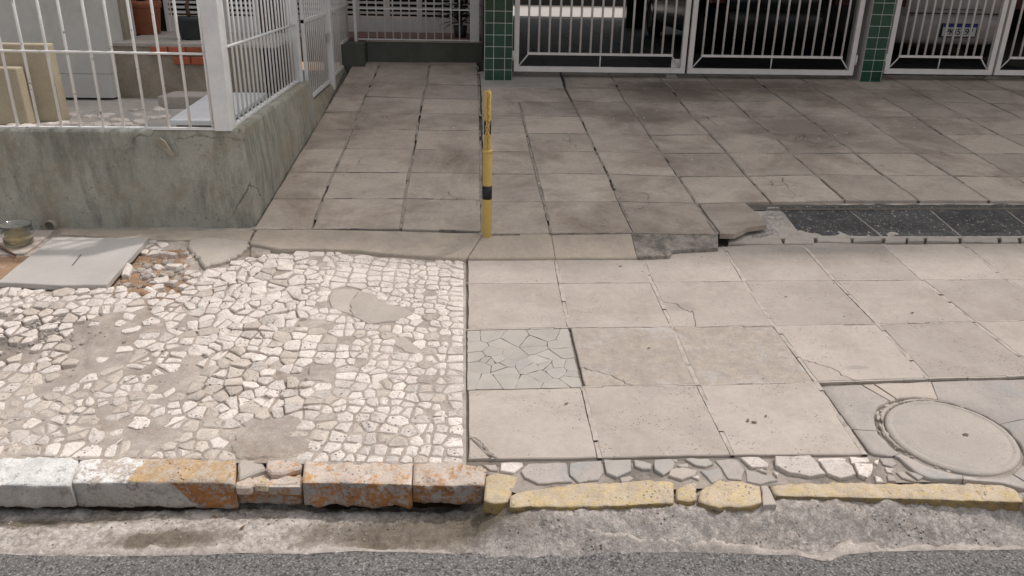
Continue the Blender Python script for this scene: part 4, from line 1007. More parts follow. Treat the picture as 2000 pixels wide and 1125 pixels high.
# wall sill under the pedestrian gate and up to the pier
mb = MB()
for y0, y1, z1 in ((3.955, 5.1, .555), (5.1, 5.87, .60)):
    mb.hexa([(-1.26, y0, .3), (-1.10, y0, .3), (-1.07, y1-.002, .3), (-1.26, y1-.002, .3)], [(-1.26, y0, z1), (-1.19, y0, z1), (-1.19, y1-.002, z1), (-1.26, y1-.002, z1)])
mb.build('gate_sill', 'oldplaster', label='low mortar sill sloping down under the white pedestrian gate', cat='sill')

ff = thing('front_fence', (-1.9, 2.05, TOPZ), 'white barred fence with chipped paint along the street front', 'fence')
def bar(p0, p1, r, m, par, name='bar', n=8): mb = MB(); mb.tube([p0, p1], r, n); return mb.build(name, m, par, smooth=True)
for px in (-47, -5, 36, 77, 121, 158, 203, 243, 287, 331, 372, 416):
    P = hY(px, 250, 2.05); dx = random.uniform(-.004, .004); bar((P.x, 2.05, TOPZ+.004), (P.x+dx, 2.05, 1.64), .0078, 'white_worn', ff)
mb = MB(); mb.tube([(-3.3, 2.035, 1.128), (-2.6, 2.036, 1.13), (-1.9, 2.035, 1.128), (-1.335, 2.035, 1.126)], .0065, 8); mb.build('middle_rod', 'white_worn', ff, smooth=True)
mb = MB(); mb.box((-3.3, 2.037, TOPZ-.004), (-1.335, 2.063, TOPZ+.008)); mb.build('bottom_rail', 'white_worn', ff)
mb = MB(); mb.box((-3.3, 2.02, 1.64), (-1.335, 2.08, 1.69)); mb.build('top_rail', 'white', ff)
def prism_post(name, x0, x1, y0, y1, z0, z1, par, m='white', bev=.005):
    mb = MB(); mb.box((x0, y0, z0), (x1, y1, z1)); o = mb.build(name, m, par); b = o.modifiers.new('bevel', 'BEVEL'); b.width = bev; b.segments = 2; return o
prism_post('corner_post', -1.333, -1.243, 2.02, 2.11, TOPZ-.006, 1.75, ff)

sf = thing('side_fence', (-1.24, 3, TOPZ), 'white barred fence on the green wall beside the driveway', 'fence')
SX = -1.262
nb = 19
for k in range(nb):
    Y = 2.17+(3.86-2.17)*k/(nb-1); bar((SX, Y, TOPZ+.008), (SX+random.uniform(-.003, .003), Y, 1.64), .0062, 'white', sf)
mb = MB(); mb.tube([(SX+.014, 2.11, 1.155), (SX+.014, 3.0, 1.15), (SX+.014, 3.92, 1.145)], .008, 8); mb.build('middle_rod', 'white', sf, smooth=True)
mb = MB(); mb.box((SX-.014, 2.11, TOPZ-.003), (SX+.014, 3.91, TOPZ+.013)); mb.build('bottom_rail', 'white', sf)
mb = MB(); mb.box((SX-.03, 2.11, 1.64), (SX+.03, 3.91, 1.69)); mb.build('top_rail', 'white', sf)
prism_post('post', -1.30, -1.225, 3.89, 3.965, TOPZ-.1, 1.9, sf)
pg = thing('pedestrian_gate', (-1.22, 4.5, .56), 'narrow white barred gate between two square posts beside the driveway', 'gate')
GX = -1.205
for k in range(12):
    Y = 4.03+(4.98-4.03)*k/11; bar((GX, Y, .60), (GX, Y, 1.95), .0065, 'white', pg)
for z in (.59, 1.16, 1.95): mb = MB(); mb.box((GX-.012, 3.985, z-.012), (GX+.012, 5.03, z+.012)); mb.build('rail', 'white', pg)
for y in (3.985, 5.005): mb = MB(); mb.box((GX-.0125, y, .565), (GX+.0125, y+.024, 1.965)); mb.build('frame_side', 'white', pg)
mb = MB(); mb.box((GX+.013, 4.96, .93), (GX+.03, 5.03, 1.0)); mb.build('lock_plate', 'plaster', pg)
ep = thing('end_fence', (-1.2, 5.7, .6), 'far white barred panel of the side fence ending at the dark pier', 'fence')
prism_post('post', -1.245, -1.165, 5.04, 5.12, .50, 1.95, ep)
for k in range(13):
    Y = 5.19+(6.38-5.19)*k/12; bar((GX, Y, .62 if Y < 5.86 else .845), (GX, Y, 1.9), .0065, 'white', ep)
for y0, y1, z in ((5.12, 5.87, .613), (5.87, 6.42, .838), (5.12, 6.42, 1.16), (5.12, 6.42, 1.9)): mb = MB(); mb.box((GX-.012, y0, z-.012), (GX+.012, y1, z+.012)); mb.build('rail', 'white', ep)

# back wall with pier and fence
bw = thing('back_wall', (-.4, 6.15, .6), 'dark green low wall at the end of the driveway with a square pier', 'wall')
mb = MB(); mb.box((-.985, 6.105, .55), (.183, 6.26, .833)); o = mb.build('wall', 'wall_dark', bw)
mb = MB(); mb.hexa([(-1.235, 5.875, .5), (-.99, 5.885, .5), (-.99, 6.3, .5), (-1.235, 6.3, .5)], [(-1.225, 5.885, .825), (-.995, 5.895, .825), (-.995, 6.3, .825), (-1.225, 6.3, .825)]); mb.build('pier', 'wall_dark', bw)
mb = MB(); mb.box((-.993, 6.095, .834), (.181, 6.27, .842)); mb.build('coping', 'oldplaster', bw)
bf = thing('back_fence', (-.4, 6.18, .84), 'thin white barred fence in front of the louvred veranda', 'fence')
for px in (720, 737, 753, 769, 785, 801, 817, 833, 849, 865.5, 881.6, 897.7):
    P = hY(px, 80.5, 6.18); bar((P.x, 6.18, .85), (P.x, 6.18, 1.9), .007, 'white', bf)
for z in (.851, 1.145, 1.9): mb = MB(); mb.box((-1.08, 6.173, z-.006), (.05, 6.187, z+.006)); mb.build('rail', 'white', bf)
prism_post('post', .055, .15, 6.13, 6.23, .835, 2.0, bf)
prism_post('post', -1.115, -1.085, 6.165, 6.195, .826, 2.0, bf, bev=.002)

# garden behind the bars
def flat(name, x0, y0, x1, y1, z, m, kind='structure', n=24, amp=.006, par=None):
    mb = MB(); mb.grid([[Vector((x0+(x1-x0)*i/n, y0+(y1-y0)*j/n, z+amp*nz((x0+(x1-x0)*i/n)*6, (y0+(y1-y0)*j/n)*6)+amp*.5*nz(i*1.7, j*1.7))) for i in range(n+1)] for j in range(n+1)])
    return mb.build(name, m, par, smooth=True, kind=None if par else kind)
gfl = thing('garden_floor', (-2.5, 3, .6), kind='structure')
flat('garden_surface', -5, 2.1, -1.27, 3.6, .655, 'garden', par=gfl)
for k in range(46):                               # light cobbles just behind the bars
    px, py = random.uniform(20, 330), random.uniform(208, 246)
    if px > 90 and py < 228 - (px-60)*.02 and random.random() < .6: continue
    P = hZ(px, py, .665); s_ = random.uniform(.03, .055); mb = MB()
    slab(mb, [(P.x+s_*math.cos(a)*random.uniform(.7, 1.2), P.y+s_*math.sin(a)*random.uniform(.6, 1.1)) for a in (0, 1.2, 2.4, 3.7, 5)], lambda a, b: .655, top=random.uniform(.010, .018), thick=.025, bev=.006, step=1, amp=0, wob=.06)
    mb.build('cobble', 'stone', gfl)
flat('garden_path', -1.9, 3.7, -1.262, 6.1, .545, 'garden', par=gfl, amp=.002)

hc = thing('house_column', (-2.9, 3.7, .66), 'broad pale grey plastered pier of the house behind the front bars', 'pier')
xr = hY(224, 190, 3.45).x
mb = MB(); mb.box((-4.6, 3.455, .834), (xr, 4.0, 3.2)); o = mb.build('shaft', 'plaster', hc)
mb = MB(); mb.box((-4.6, 3.447, .672), (xr-.004, 4.0, .831)); mb.build('base_course', 'plaster', hc)
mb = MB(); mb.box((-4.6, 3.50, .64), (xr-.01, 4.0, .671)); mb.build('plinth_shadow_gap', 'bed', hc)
for k, (px0, px1, py, Y, dz) in enumerate(((10, 84, 88, 2.64, 0), (-60, 22, 135, 2.52, 0))):
    a = hY(px0, 245, Y); b = hY(px1, py, Y); mb = MB()
    lo = [(a.x-.01, Y, .655), (b.x+.035, Y, .655), (b.x+.035, Y+.09, .655), (a.x-.01, Y+.09, .655)]; hi = [(a.x-.05, Y+.05, b.z), (b.x, Y+.05, b.z), (b.x, Y+.13, b.z), (a.x-.05, Y+.13, b.z)]
    mb.hexa(lo, hi); o = mb.build('stone_slab', 'beige', label=('tall weathered beige slab standing behind the leftmost bars', 'shorter beige slab at the left picture edge before the taller one')[k], cat='slab', group='beige slabs behind the bars')
    bv = o.modifiers.new('bevel', 'BEVEL'); bv.width = .008; bv.segments = 2

VZ = 1.03
ver = thing('veranda', (-2, 4, .66), 'raised veranda with stained plaster face and bare red bricks', 'veranda')
x0v = hY(228, 180, 3.56).x
mb = MB(); rows = []
for r in range(15):
    z = .64+(VZ-.02-.64)*r/14; rows.append([Vector((x0v+(-.98+(-x0v))*k/60 if False else x0v+(1.0)*k/60, 3.56-.012*nz(k*.12, z*7)-.006*nz(k*.5, z*25), z)) for k in range(61)])
mb.grid(rows); mb.build('plaster_face', 'oldplaster', ver, smooth=True)
mb = MB(); mb.box((x0v, 3.59, .64), (x0v+1.0, 3.7, VZ-.022)); mb.build('core', 'oldplaster', ver)
for r, (zt, xs) in enumerate(((1.008, [295, 330, 365, 400]), (.945, [338, 372, 405]))):
    for px in xs:
        P = hY(px, 100, 3.55); mb = MB(); mb.box((P.x, 3.535+random.uniform(0, .006), zt-.052), (P.x+.112, 3.60, zt)); o = mb.build('brick', 'brick', ver)
        bv = o.modifiers.new('bevel', 'BEVEL'); bv.width = .004; bv.segments = 1
mb = MB(); mb.box((x0v-.01, 3.548, VZ-.02), (-1.32, 4.56, VZ)); mb.build('floor_slab', 'cement', ver)

def louvre(par, x0, x1, Y, z0, z1, pitch, zp0, m='louvre'):
    mb = MB(); mb.box((x0, Y, zp0), (x1, Y+.04, z0)); mb.build('panel', m, par)
    mb = MB(); mb.box((x0, Y+.06, z0), (x1, Y+.07, z1)); mb.build('backing', 'dark', par)
    k = 0; z = z0
    while z+pitch*.5 < z1:
        mb = MB(); zz = z+pitch*.48; mb.hexa([(x0, Y+.002, zz), (x1, Y+.002, zz), (x1, Y+.038, zz+.006), (x0, Y+.038, zz+.006)], [(x0, Y+.002, zz+pitch*.46), (x1, Y+.002, zz+pitch*.46), (x1, Y+.038, zz+pitch*.5), (x0, Y+.038, zz+pitch*.5)]); mb.build('slat', m, par); z += pitch
def mull(par, x0, x1, Y, z0, z1, m='louvre', name='mullion'): mb = MB(); mb.box((x0, Y-.012, z0), (x1, Y+.05, z1)); return mb.build(name, m, par)
hl = thing('house_front', (-2, 4.6, VZ), 'white louvred house front with brown door behind the potted plants', 'house')
YL = 4.56
def xa(px, Y): return hY(px, 30, Y).x
zl0 = hY(440, 32, YL).z; zl1 = 1.55
for a, b in ((330, 391), (399, 437), (445, 499)): louvre(hl, xa(a, YL), xa(b, YL), YL, zl0, zl1, .038, VZ-.01)
for a, b in ((323, 330), (391, 399), (437, 445), (499, 506)): mull(hl, xa(a, YL), xa(b, YL), YL, VZ-.01, 2.6)
mb = MB(); mb.box((xa(206, YL), YL+.02, VZ-.3), (xa(323, YL), YL+.06, 2.6)); mb.build('dark_opening', 'dark', hl)
mb = MB(); mb.box((xa(506, YL), YL+.01, .5), (xa(562, YL), YL+.05, 2.6)); mb.build('door', 'wood', hl)
for k in range(5): mb = MB(); xx = xa(508+k*11, YL); mb.box((xx, YL-.004, .55), (xx+.035, YL+.012, 2.5)); mb.build('door_board', 'wood', hl)
mb = MB(); mb.box((-5, YL-.02, 1.551), (xa(562, YL), YL+.1, 3.3)); mb.build('upper_wall', 'louvre', hl)
mb = MB(); mb.box((-6, 4.5, 3.3), (xa(562, YL), 9, 3.45)); mb.build('roof_slab', 'ceil', hl)
P = hY(219, 80, 3.75); P2_ = hY(247, 80, 3.75)
mb = MB(); mb.box((P.x, 3.75, VZ), (P2_.x, 3.9, 3.3)); mb.build('veranda_post', 'label' if False else 'oldplaster', hl)

hr = thing('louvred_house', (-.6, 7, .8), 'white louvred veranda front behind the back fence at the end of the driveway', 'house')
YR = 7.0; z0 = hY(800, 33, YR).z; zp = hY(800, 63, YR).z
for a, b in ((565, 628), (636, 694), (702, 752), (761, 815), (824, 878), (887, 914)): louvre(hr, xa(a, YR), xa(b, YR), YR, z0, 1.52, .0525, zp)
for a, b in ((557, 565), (628, 636), (694, 702), (752, 761), (815, 824), (878, 887), (914, 938)): mull(hr, xa(a, YR), xa(b, YR), YR, zp-.002, 2.6)
mb = MB(); mb.box((xa(557, YR), YR-.02, 1.521), (xa(938, YR), YR+.1, 3.3)); mb.build('upper_wall', 'louvre', hr)
mb = MB(); mb.box((xa(540, YR)-.3, 6.35, .60), (.18, 7.06, zp-.004)); mb.build('veranda_floor', 'redfloor', hr)
mb = MB(); mb.box((-2.4, 6.99, 3.301), (.17, 9, 3.45)); mb.build('roof_slab', 'ceil', hr)

def pot(name, px, pyb, pyt, wpx, z, m, label, taper=.78):
    B = hZ(px, pyb, z); dep = (WR.transposed() @ (B-CAM)).z; r = wpx*.5*dep/F; h = hY(px, pyt, B.y).z-z
    t = thing(name, B, label, 'plant pot'); mb = MB()
    mb.lathe(B, [(.001, .002), (r*taper*.96, .002), (r*taper, .006), (r*.93, h*.78), (r*.95, h*.79), (r*1.0, h*.8), (r*1.02, h*.97), (r*.98, h), (r*.9, h), (r*.86, h*.9), (.001, h*.88)], 36)
    mb.build('pot', m, t, smooth=True)
    mb = MB(); mb.lathe(B, [(.001, h*.9), (r*.86, h*.89)], 24); mb.build('soil', 'soilpot', t)
    return t, B, r, h
def blades(t, O, n, L, wd, m, up=.9, droop=1.0, name='leaf'):
    for k in range(n):
        a = 2*math.pi*k/n+random.uniform(-.3, .3); l = L*random.uniform(.7, 1.15); el = random.uniform(.15, up); d = Vector((math.cos(a), math.sin(a), 0)); sd_ = Vector((-d.y, d.x, 0)); mb = MB(); r1, r2, r3 = [], [], []
        for i in range(8):
            u = i/7; q = Vector(O)+d*(l*u*math.cos(el))+Vector((0, 0, l*u*math.sin(el)*1.2-droop*l*.55*u*u)); w_ = wd*(1-u**2.2)*(.55+1.6*u*(1-u))+.001
            r1.append(q+sd_*w_); r2.append(q-Vector((0, 0, w_*.35))); r3.append(q-sd_*w_)
        mb.grid([r1, r2, r3]); o = mb.build(name, m, t, smooth=True); so_ = o.modifiers.new('solid', 'SOLIDIFY'); so_.thickness = .0015
t, B, r, h = pot('terracotta_pot', 284, 66, 1, 72, VZ, 'terra', 'round terracotta pot with a leafy plant on the raised veranda')
blades(t, B+Vector((0, 0, h*.9)), 11, .22, .03, 'leaf', 1.3, .5)
t, B, r, h = pot('dark_pot', 376, 77, 32, 54, VZ, 'blackpot', 'dark plastic pot with a bare brown stem beside the corner post', .74)
mb = MB(); mb.tube([B+Vector((0, 0, h*.85)), B+Vector((-.012, 0, h+.06)), B+Vector((.01, .01, h+.16)), B+Vector((-.01, 0, h+.3))], [.018, .014, .011, .006], 8); mb.build('stem', 'stem', t, smooth=True)
blades(t, B+Vector((-.01, 0, h+.28)), 9, .2, .025, 'leaf', .9, .6)
sp = thing('spiky_plant', hZ(903, 79, zp), 'dark spiky long-leaved plant in a black pot beside the white back post', 'plant')
B = Vector((hY(899, 60, 6.5).x, 6.5, zp-.004)); mb = MB(); mb.lathe(B, [(.001, 0), (.06, 0), (.075, .12), (.07, .12), (.001, .1)], 24); mb.build('pot', 'blackpot', sp, smooth=True)
mb = MB(); mb.tube([B+Vector((0, 0, .1)), B+Vector((.005, 0, .3)), B+Vector((0, 0, .5))], [.02, .017, .012], 8); mb.build('stem', 'leafd', sp, smooth=True)
for z_, n_, L_ in ((.14, 12, .26), (.22, 14, .3), (.32, 12, .28), (.45, 11, .26)): blades(sp, B+Vector((0, 0, z_)), n_, L_*1.15, .02, 'leafd', .75, .9)

# white panel, block, jar, pipe, rod
q = [hZ(328, 234, .745), hZ(328, 234, .745)+Vector((.47, 0, 0)), hZ(536, 181, .745), hZ(410, 180, .745)]; q[1].x = -1.335; q[2].x = min(q[2].x, -1.34)
wp = thing('white_panel', (q[0]+q[2])/2-Vector((0, 0, .08)), 'glossy white panel lying flat behind the corner post', 'panel')
mb = MB(); mb.hexa([v-Vector((0, 0, .032)) for v in q], q); o = mb.build('sheet', 'whitelid', wp); bv = o.modifiers.new('bevel', 'BEVEL'); bv.width = .006; bv.segments = 2
for u in (.03, .5, .93):
    a = q[0].lerp(q[3], u); mb = MB(); mb.box((a.x+.03, a.y+.01, .652), (a.x+.4 if a.x+.4 < -1.36 else -1.37, a.y+.07, .712)); mb.build('batten', 'bed', wp)
P = hZ(352, 211, .66); mb = MB(); mb.hexa([(P.x-.14, P.y, .65), (P.x+.17, P.y+.02, .65), (P.x+.19, P.y+.26, .65), (P.x-.11, P.y+.24, .65)], [(P.x-.14, P.y, .735), (P.x+.17, P.y+.02, .735), (P.x+.19, P.y+.26, .73), (P.x-.11, P.y+.24, .735)])
o = mb.build('concrete_block', 'cement', label='flat grey concrete block on the garden floor before the veranda', cat='block'); bv = o.modifiers.new('bevel', 'BEVEL'); bv.width = .008; bv.segments = 2
B = sid(38, 476, .009); jr = .078
jar = thing('round_tub', B, 'shallow clear round tub with yellowish liquid at the wall foot', 'tub')
mb = MB(); mb.lathe(B, [(.001, .001), (jr*.82, .001), (jr*.88, .008), (jr*.93, .05), (jr, .058), (jr, .066), (jr*.96, .1), (jr, .104), (jr, .11), (jr*.95, .11), (jr*.9, .06), (jr*.84, .012), (.001, .006)], 40); mb.build('shell', 'glass', jar, smooth=True)
mb = MB(); mb.lathe(B, [(.001, .0075), (jr*.82, .013), (jr*.87, .045), (.001, .046)], 40); mb.build('liquid', 'oil', jar, smooth=True)
C0 = hY(99, 441, 2.0); pr = .032
mb = MB(); n = 28; R = []
for (r, y) in ((pr*.86, .14), (pr*.86, 0), (pr, 0), (pr, .1)): R.append([C0+Vector((r*math.cos(2*math.pi*i/n), y-.02, r*math.sin(2*math.pi*i/n))) for i in range(n+1)])
mb.grid(R); mb.build('drain_pipe', 'pvc', label='open end of a drain pipe at the foot of the green wall', cat='pipe', smooth=True)
mb = MB(); mb.lathe((0, 0, 0), [(.001, 0), (pr*.86, 0)], 24)
mb.v = [C0+Vector((v.x, .11, v.y)) for v in mb.v]; pi_ = mb.build('pipe_end', 'dark', bpy.data.objects['drain_pipe'])
a, b = sid(-30, 465, .03), sid(30, 499, .012); bar(a, b, .006, 'rust', None, 'iron_rod'); o = bpy.data.objects['iron_rod']; o['label'] = 'thin rusty iron rod lying at the left picture edge by the slab'; o['category'] = 'rod'

# ================================================================== BOLLARD WITH CHAIN
B = yard(951, 456); bol = thing('bollard', B, 'yellow steel parking post with black bands at the front of the driveway', 'bollard')
def zat(y): return hY(949, y, B.y).z
mb = MB(); mb.lathe(B, [(.026, -.02), (.026, zat(294)-B.z-.004), (.024, zat(294)-B.z), (.018, zat(294)-B.z)], 24); mb.build('lower_tube', 'yellow', bol, smooth=True)
mb = MB(); mb.lathe(B, [(.0185, zat(296)-B.z), (.0185, zat(178)-B.z-.003), (.016, zat(178)-B.z), (.001, zat(178)-B.z+.001)], 24); mb.build('upper_tube', 'yellow', bol, smooth=True)
for r, y0, y1 in ((.0264, 388, 362), (.0189, 262, 235)): mb = MB(); mb.lathe(B, [(r-.002, zat(y0)-B.z), (r, zat(y0)-B.z), (r, zat(y1)-B.z), (r-.002, zat(y1)-B.z)], 24); mb.build('black_band', 'black', bol, smooth=True)
mb = MB(); mb.lathe(B, [(.018, zat(297)-B.z), (.028, zat(297)-B.z), (.028, zat(292)-B.z), (.018, zat(292)-B.z)], 24); mb.build('collar', 'gold', bol, smooth=True)
mb = MB(); slab(mb, [(B.x+.05*math.cos(a)*random.uniform(.6, 1.2), B.y+.02+.04*math.sin(a)*random.uniform(.6, 1.2)) for a in [k*.6 for k in range(10)]], yz, top=.006, thick=.02, bev=.005, step=.02, amp=.002); mb.build('mortar_foot', 'joint', bol)
ch = thing('chain', Vector((B.x, B.y-.024, zat(293))), 'yellow steel chain hanging doubled down the upper half of the post', 'chain')
def link(c, flip, tilt):
    mb = MB(); n = 16; pts = []
    for i in range(n+1):
        a = 2*math.pi*i/n; u, v = .0048*math.cos(a), .0105*math.sin(a)+(.004 if math.sin(a) > 0 else -.004)
        pts.append(c+(Vector((u*math.cos(tilt), -u*math.sin(tilt)*.6, v)) if not flip else Vector((u*.35, u, v))))
    mb.tube(pts, .0022, 6, cap=False); mb.build('link', 'gold', ch, smooth=True)
z = zat(180); k = 0
while z > zat(291):
    for s_ in (-1, 1): link(Vector((B.x+s_*.0048+.0015*math.sin(k), B.y-.0255, z+s_*.004)), k % 2 == (0 if s_ > 0 else 1), .3*s_)
    z -= .0175; k += 1

# ================================================================== GARAGE FRONT
def pillar(name, X0, X1, Y0, Y1, zb, ztop, cols, label, grp='green tiled pillars'):
    t = thing(name, ((X0+X1)/2, Y0, zb), label, 'pillar', grp); mb = MB(); mb.box((X0, Y0+.006, zb-.05), (X1, Y1, ztop)); mb.build('core', 'plaster', t)
    mb = MB(); mb.box((X0, Y0+.002, zb-.04), (X1, Y0+.0055, ztop-.01)); mb.build('grout', 'grout', t)
    p = .1045; z = zb+.004; rest = MB(); r = 0
    while z+p < ztop:
        x = X0
        for c in cols:
            a, b = x+.0025, x+c*p-.0025
            if z < 1.75:
                mb = MB(); mb.box((a, Y0-.0015, z), (b, Y0+.004, z+p-.005)); o = mb.build('tile', 'gtile', t); bv = o.modifiers.new('bevel', 'BEVEL'); bv.width = .0012; bv.segments = 1
            else: rest.box((a, Y0-.0015, z), (b, Y0+.004, z+p-.005))
            x += c*p
        z += p
    rest.build('upper_tiles', 'gtile', t, kind='stuff'); return t
pillar('tiled_pillar', .187, .445, 5.37, 5.65, .555, 3.1, (.8, 1, .67), 'green tiled pillar with white joints between the back wall and the double gate')
pillar('tiled_pillar', 3.856, 4.075, 5.44, 5.80, .575, 3.1, (1, 1, .1), 'green tiled pillar with a bare plaster side right of the double gate')
GY = 5.49
def gate(name, X0, X1, label, grp, hingeR, zb=.636, nb=15):
    t = thing(name, ((X0+X1)/2, GY, zb), label, 'gate', grp); w_ = .046; zt = 2.35
    for x in (X0, X1-w_): mb = MB(); mb.box((x, GY-.02, zb), (x+w_, GY+.02, zt)); mb.build('stile', 'greytile', t)
    for z0_, z1_ in ((zb, zb+.048), (zt-.05, zt)): mb = MB(); mb.box((X0+w_+.0005, GY-.0195, z0_), (X1-w_-.0005, GY+.0195, z1_)); mb.build('frame_rail', 'greytile', t)
    zi = zb+.165; xi0, xi1 = X0+.135, X1-.135
    mb = MB(); mb.box((xi0-.008, GY-.012, zi-.011), (xi1+.008, GY+.012, zi+.011)); mb.build('inner_rail', 'greytile', t)
    for a, b in (((X0+w_, zb+.048), (xi0, zi-.008)), ((X1-w_, zb+.048), (xi1, zi-.008)), (((X0+X1)/2, zb+.047), ((X0+X1)/2, zi-.01))): bar((a[0], GY, a[1]), (b[0], GY, b[1]), .0065, 'greytile', t, 'strut', 6)
    for k in range(nb):
        x = xi0+(xi1-xi0)*k/(nb-1); bar((x, GY, zi+.01), (x, GY, zt-.05), .0105, 'greytile', t)
    xh = X1 if hingeR else X0-.02
    mb = MB(); mb.tube([(xh+.01, GY-.02, zb+.10), (xh+.01, GY-.02, zb+.19)], .009, 8); mb.build('hinge', 'greytile', t, smooth=True)
    return t
GG = 'white barred garage gate leaves'
gate('gate_leaf', .468, 2.122, 'white barred gate leaf hinged on the left tiled pillar', GG, False)
gate('gate_leaf', 2.146, 3.79, 'white barred gate leaf hinged on the right tiled pillar beside the double gate middle', GG, True)
gate('gate_leaf', 4.10, 5.195, 'white barred gate leaf before the white car', GG, False, .656, 11)
gate('gate_leaf', 5.222, 6.8, 'white barred gate leaf at the right picture edge', GG, True, .656, 15)
mb = MB(); mb.box((1.885, GY+.022, .70), (1.97, GY+.032, .78)); mb.v = [v+Vector((.11, 0, -.015)) for v in mb.v]; mb.build('gusset', 'greytile', bpy.data.objects['gate_leaf'])
for k, (px, py, w_, m, lb) in enumerate(((1310, 149, .13, 'plaster', 'small white floor stop under the meeting edges of the double gate'), (1936, 153, .2, 'cement', 'small cement mound under the right gate leaves'))):
    P = yard(px, py); mb = MB(); mb.hexa([(P.x-w_/2, P.y-.04, P.z-.012), (P.x+w_/2, P.y-.04, P.z-.012), (P.x+w_/2, P.y+.04, P.z-.004), (P.x-w_/2, P.y+.04, P.z-.004)], [(P.x-w_*.32, P.y-.02, P.z+.025), (P.x+w_*.32, P.y-.02, P.z+.025), (P.x+w_*.32, P.y+.02, P.z+.025), (P.x-w_*.32, P.y+.02, P.z+.025)]); o = mb.build('gate_stop', m, label=lb, cat='gate stop')
    bv = o.modifiers.new('bevel', 'BEVEL'); bv.width = .008; bv.segments = 2

# garage interior and building above
gf = thing('garage_floor', (3, 9, .57), kind='structure')
GZ = .585
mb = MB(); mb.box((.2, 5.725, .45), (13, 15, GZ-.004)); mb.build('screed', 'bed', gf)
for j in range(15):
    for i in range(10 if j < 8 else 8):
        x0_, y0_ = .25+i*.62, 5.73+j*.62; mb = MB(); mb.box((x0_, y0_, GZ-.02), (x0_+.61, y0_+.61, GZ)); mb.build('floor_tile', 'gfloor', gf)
mb = MB(); mb.box((-1, 15.02, .4), (14, 30, GZ)); mb.build('courtyard', 'court', kind='structure')
ab = thing('apartment_building', (6, 10, .6), 'apartment building above the garage behind the barred gates', 'building')
for n_, a, b, m in (('left_wall', (.2, 5.66, .3), (.40, 15, 3.05), 'ceil'), ('right_wall', (12.8, 5.66, .3), (13, 15, 3.05), 'ceil'), ('ceiling', (0, 5.3, 3.1), (13, 15, 3.35), 'ceil'), ('lower_storeys', (0, 5.37, 3.351), (13, 15, 10.2), 'bldg'),  # roofline is unseen; its steps are shaped to place the sun's shadow edge
                    ('shadow_step', (2.35, 5.37, 10.201), (3.9, 15, 12.0), 'bldg'), ('upper_storeys', (3.901, 5.37, 10.201), (13, 15, 13.3), 'bldg'), ('added_shade_slab', (.45, 4.5, 3.12), (13, 5.365, 3.28), 'bldg'), ('partition', (5.0, 14.6, .58), (12.8, 14.9, 3.09), 'ceil')): mb = MB(); mb.box(a, b); mb.build(n_, m, ab)  # unseen slab added over the gates to darken the garage and rear driveway
for z_ in (4.2, 7.2):
    for x_ in (1.2, 4.2, 7.2, 10.2):
        mb = MB(); mb.box((x_, 5.35, z_), (x_+1.5, 5.366, z_+1.2)); wn = mb.build('window', 'window', ab)
        mb = MB(); mb.box((x_-.05, 5.33, z_-.06), (x_+1.55, 5.366, z_-.002)); mb.build('sill', 'plaster', wn)
for k, (x0_, x1_, y_, y1_) in enumerate(((hZ(1246, 40, GZ).x*.82, hZ(1246, 40, GZ).x*.82+.35, 12.2, 12.55), (2.25, 2.5, 9.6, 9.9))):
    if k: continue
    mb = MB(); mb.box((x0_, y_, GZ), (x1_, y1_, 3.1)); mb.build('inner_pillar', 'gtile', ab)
mb = MB(); mb.box((-1, 19.8, .5), (14, 20.0, 3.4)); mb.build('courtyard_wall', 'ceil', label='shaded wall behind the sunlit courtyard beyond the garage', cat='wall')

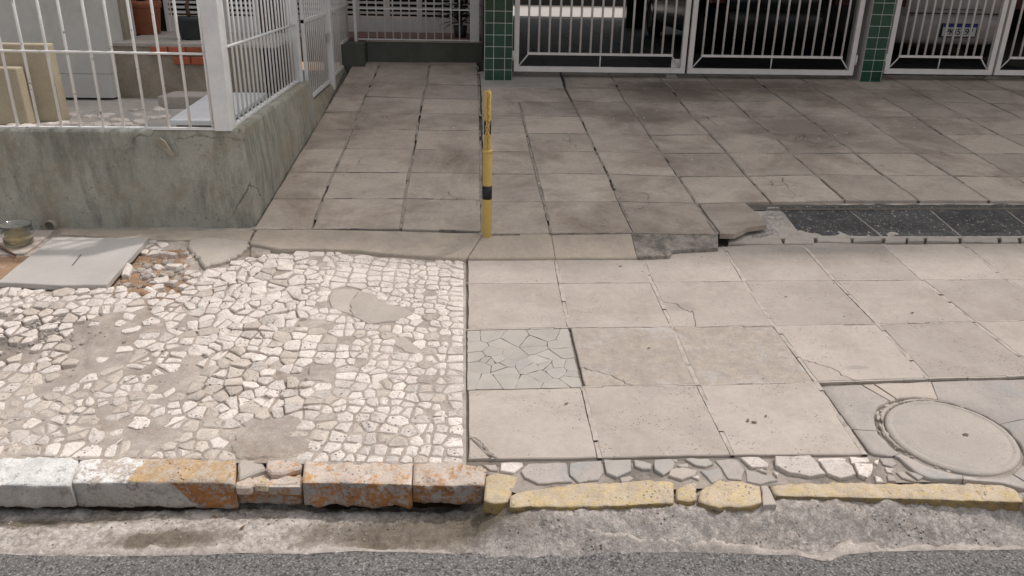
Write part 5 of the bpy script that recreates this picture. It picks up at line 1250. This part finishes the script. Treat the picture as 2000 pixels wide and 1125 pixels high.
# ---- cars in the garage
def car(name, cx, yr, m, label, plate=None):
    t = thing(name, (cx, yr+2, GZ), label, 'car'); g0 = GZ; mb = MB(); prev = []
    def loop(z, hw, r, fr, ex=4.5, n=44):
        out = []
        for i in range(n):
            a = 2*math.pi*i/n; c_, s_ = math.cos(a), math.sin(a); x = hw*abs(c_)**(2/ex)*(1 if c_ > 0 else -1); y = abs(s_)**(2/ex)*(1 if s_ > 0 else -1)
            yy = (r+fr)/2+(fr-r)/2*y; out.append(Vector((cx+x, yr+yy, g0+z)))
        return out
    def hull(ls, nm, mm, capt=True):
        mb = MB(); n = len(ls[0])
        for l in ls: mb.v += l
        for k in range(len(ls)-1):
            for i in range(n): mb.f.append((k*n+i, k*n+(i+1) % n, (k+1)*n+(i+1) % n, (k+1)*n+i))
        mb.f.append(tuple(range(n))); e = (len(ls)-1)*n; mb.f.append(tuple(e+i for i in range(n)))
        return mb.build(nm, mm, t, smooth=True)
    hull([loop(.2, .78, .12, 3.9), loop(.235, .82, .02, 3.95), loop(.30, .84, .0, 3.98), loop(.42, .85, -.015, 4.0), loop(.52, .85, .0, 4.0), loop(.545, .85, .02, 4.0), loop(.56, .85, .05, 3.98), loop(.7, .85, .055, 3.9), loop(.85, .83, .08, 3.8), loop(.93, .80, .12, 3.6)], 'body', m)
    hull([loop(.925, .79, .14, 2.9), loop(1.2, .70, .28, 2.4), loop(1.42, .62, .42, 2.0), loop(1.46, .55, .5, 1.9)], 'cabin', 'window')
    hull([loop(1.455, .58, .44, 1.98), loop(1.49, .5, .55, 1.85)], 'roof', m)
    mb = MB(); mb.box((cx-.6, yr+.028, g0+.553), (cx+.6, yr+.06, g0+.562)); mb.build('bumper_seam', 'dark', t)
    mb = MB(); mb.box((cx-.27, yr+.042, g0+.60), (cx+.27, yr+.057, g0+.606)); mb.build('tailgate_seam', 'dark', t)
    for s_ in (-1, 1):
        mb = MB(); mb.box((cx+s_*.74-.08, yr+.045, g0+.62), (cx+s_*.74+.08, yr+.14, g0+.85)); mb.build('tail_light', 'redlens', t)
        for y_ in (.72, 3.2):
            mb = MB(); R = []; n = 32
            for (r_, dx) in ((.17, 0), (.27, 0), (.30, s_*.02), (.30, s_*.16), (.27, s_*.18), (.19, s_*.18)): R.append([Vector((cx+s_*.66+dx, yr+y_+r_*math.cos(2*math.pi*i/n), g0+.302+r_*math.sin(2*math.pi*i/n))) for i in range(n+1)])
            mb.grid(R); tw = mb.build('wheel', 'rubber', t, smooth=True)
            mb = MB(); mb.grid([[Vector((cx+s_*(.66+.15+d), yr+y_+r_*math.cos(2*math.pi*i/n), g0+.302+r_*math.sin(2*math.pi*i/n))) for i in range(n+1)] for r_, d in ((.195, .02), (.15, .0), (.001, .01))]); mb.build('rim', 'plaster', tw, smooth=True)
    if plate:
        pz = g0+.31; py_ = yr-.03
        mb = MB(); mb.box((cx-.215, py_+.006, pz-.012), (cx+.215, py_+.03, pz+.142)); mb.build('plate_frame', 'carb', t)
        mb = MB(); mb.box((cx-.2, py_, pz), (cx+.2, py_+.005, pz+.13)); pl = mb.build('number_plate', 'plate', t)
        mb = MB(); mb.box((cx-.2, py_-.001, pz+.1), (cx+.2, py_-.0003, pz+.13)); mb.build('plate_band', 'blue', pl)
        cu = bpy.data.curves.new('plate_text', 'FONT'); cu.body = plate; cu.size = .098; cu.align_x = 'CENTER'; cu.extrude = .0008; cu.offset = .0015
        tmp = bpy.data.objects.new('tmp', cu); C.objects.link(tmp); dg = bpy.context.evaluated_depsgraph_get(); me = bpy.data.meshes.new_from_object(tmp.evaluated_get(dg)); bpy.data.objects.remove(tmp)
        mb = MB(); mb.v = [Vector((cx+v.co.x*1.02, py_-.0008-v.co.z, pz+.018+v.co.y)) for v in me.vertices]; mb.f = [tuple(p.vertices) for p in me.polygons]; mb.build('plate_characters', 'black', pl)
    return t
pc = hY(1874, 58, 7.1)
car('parked_car', pc.x, 7.13, 'car', 'white car parked rear first behind the right gate leaf', 'PKI5E97')
car('parked_car', 3.72, 7.4, 'carb', 'black car standing in the dark behind the double gate')
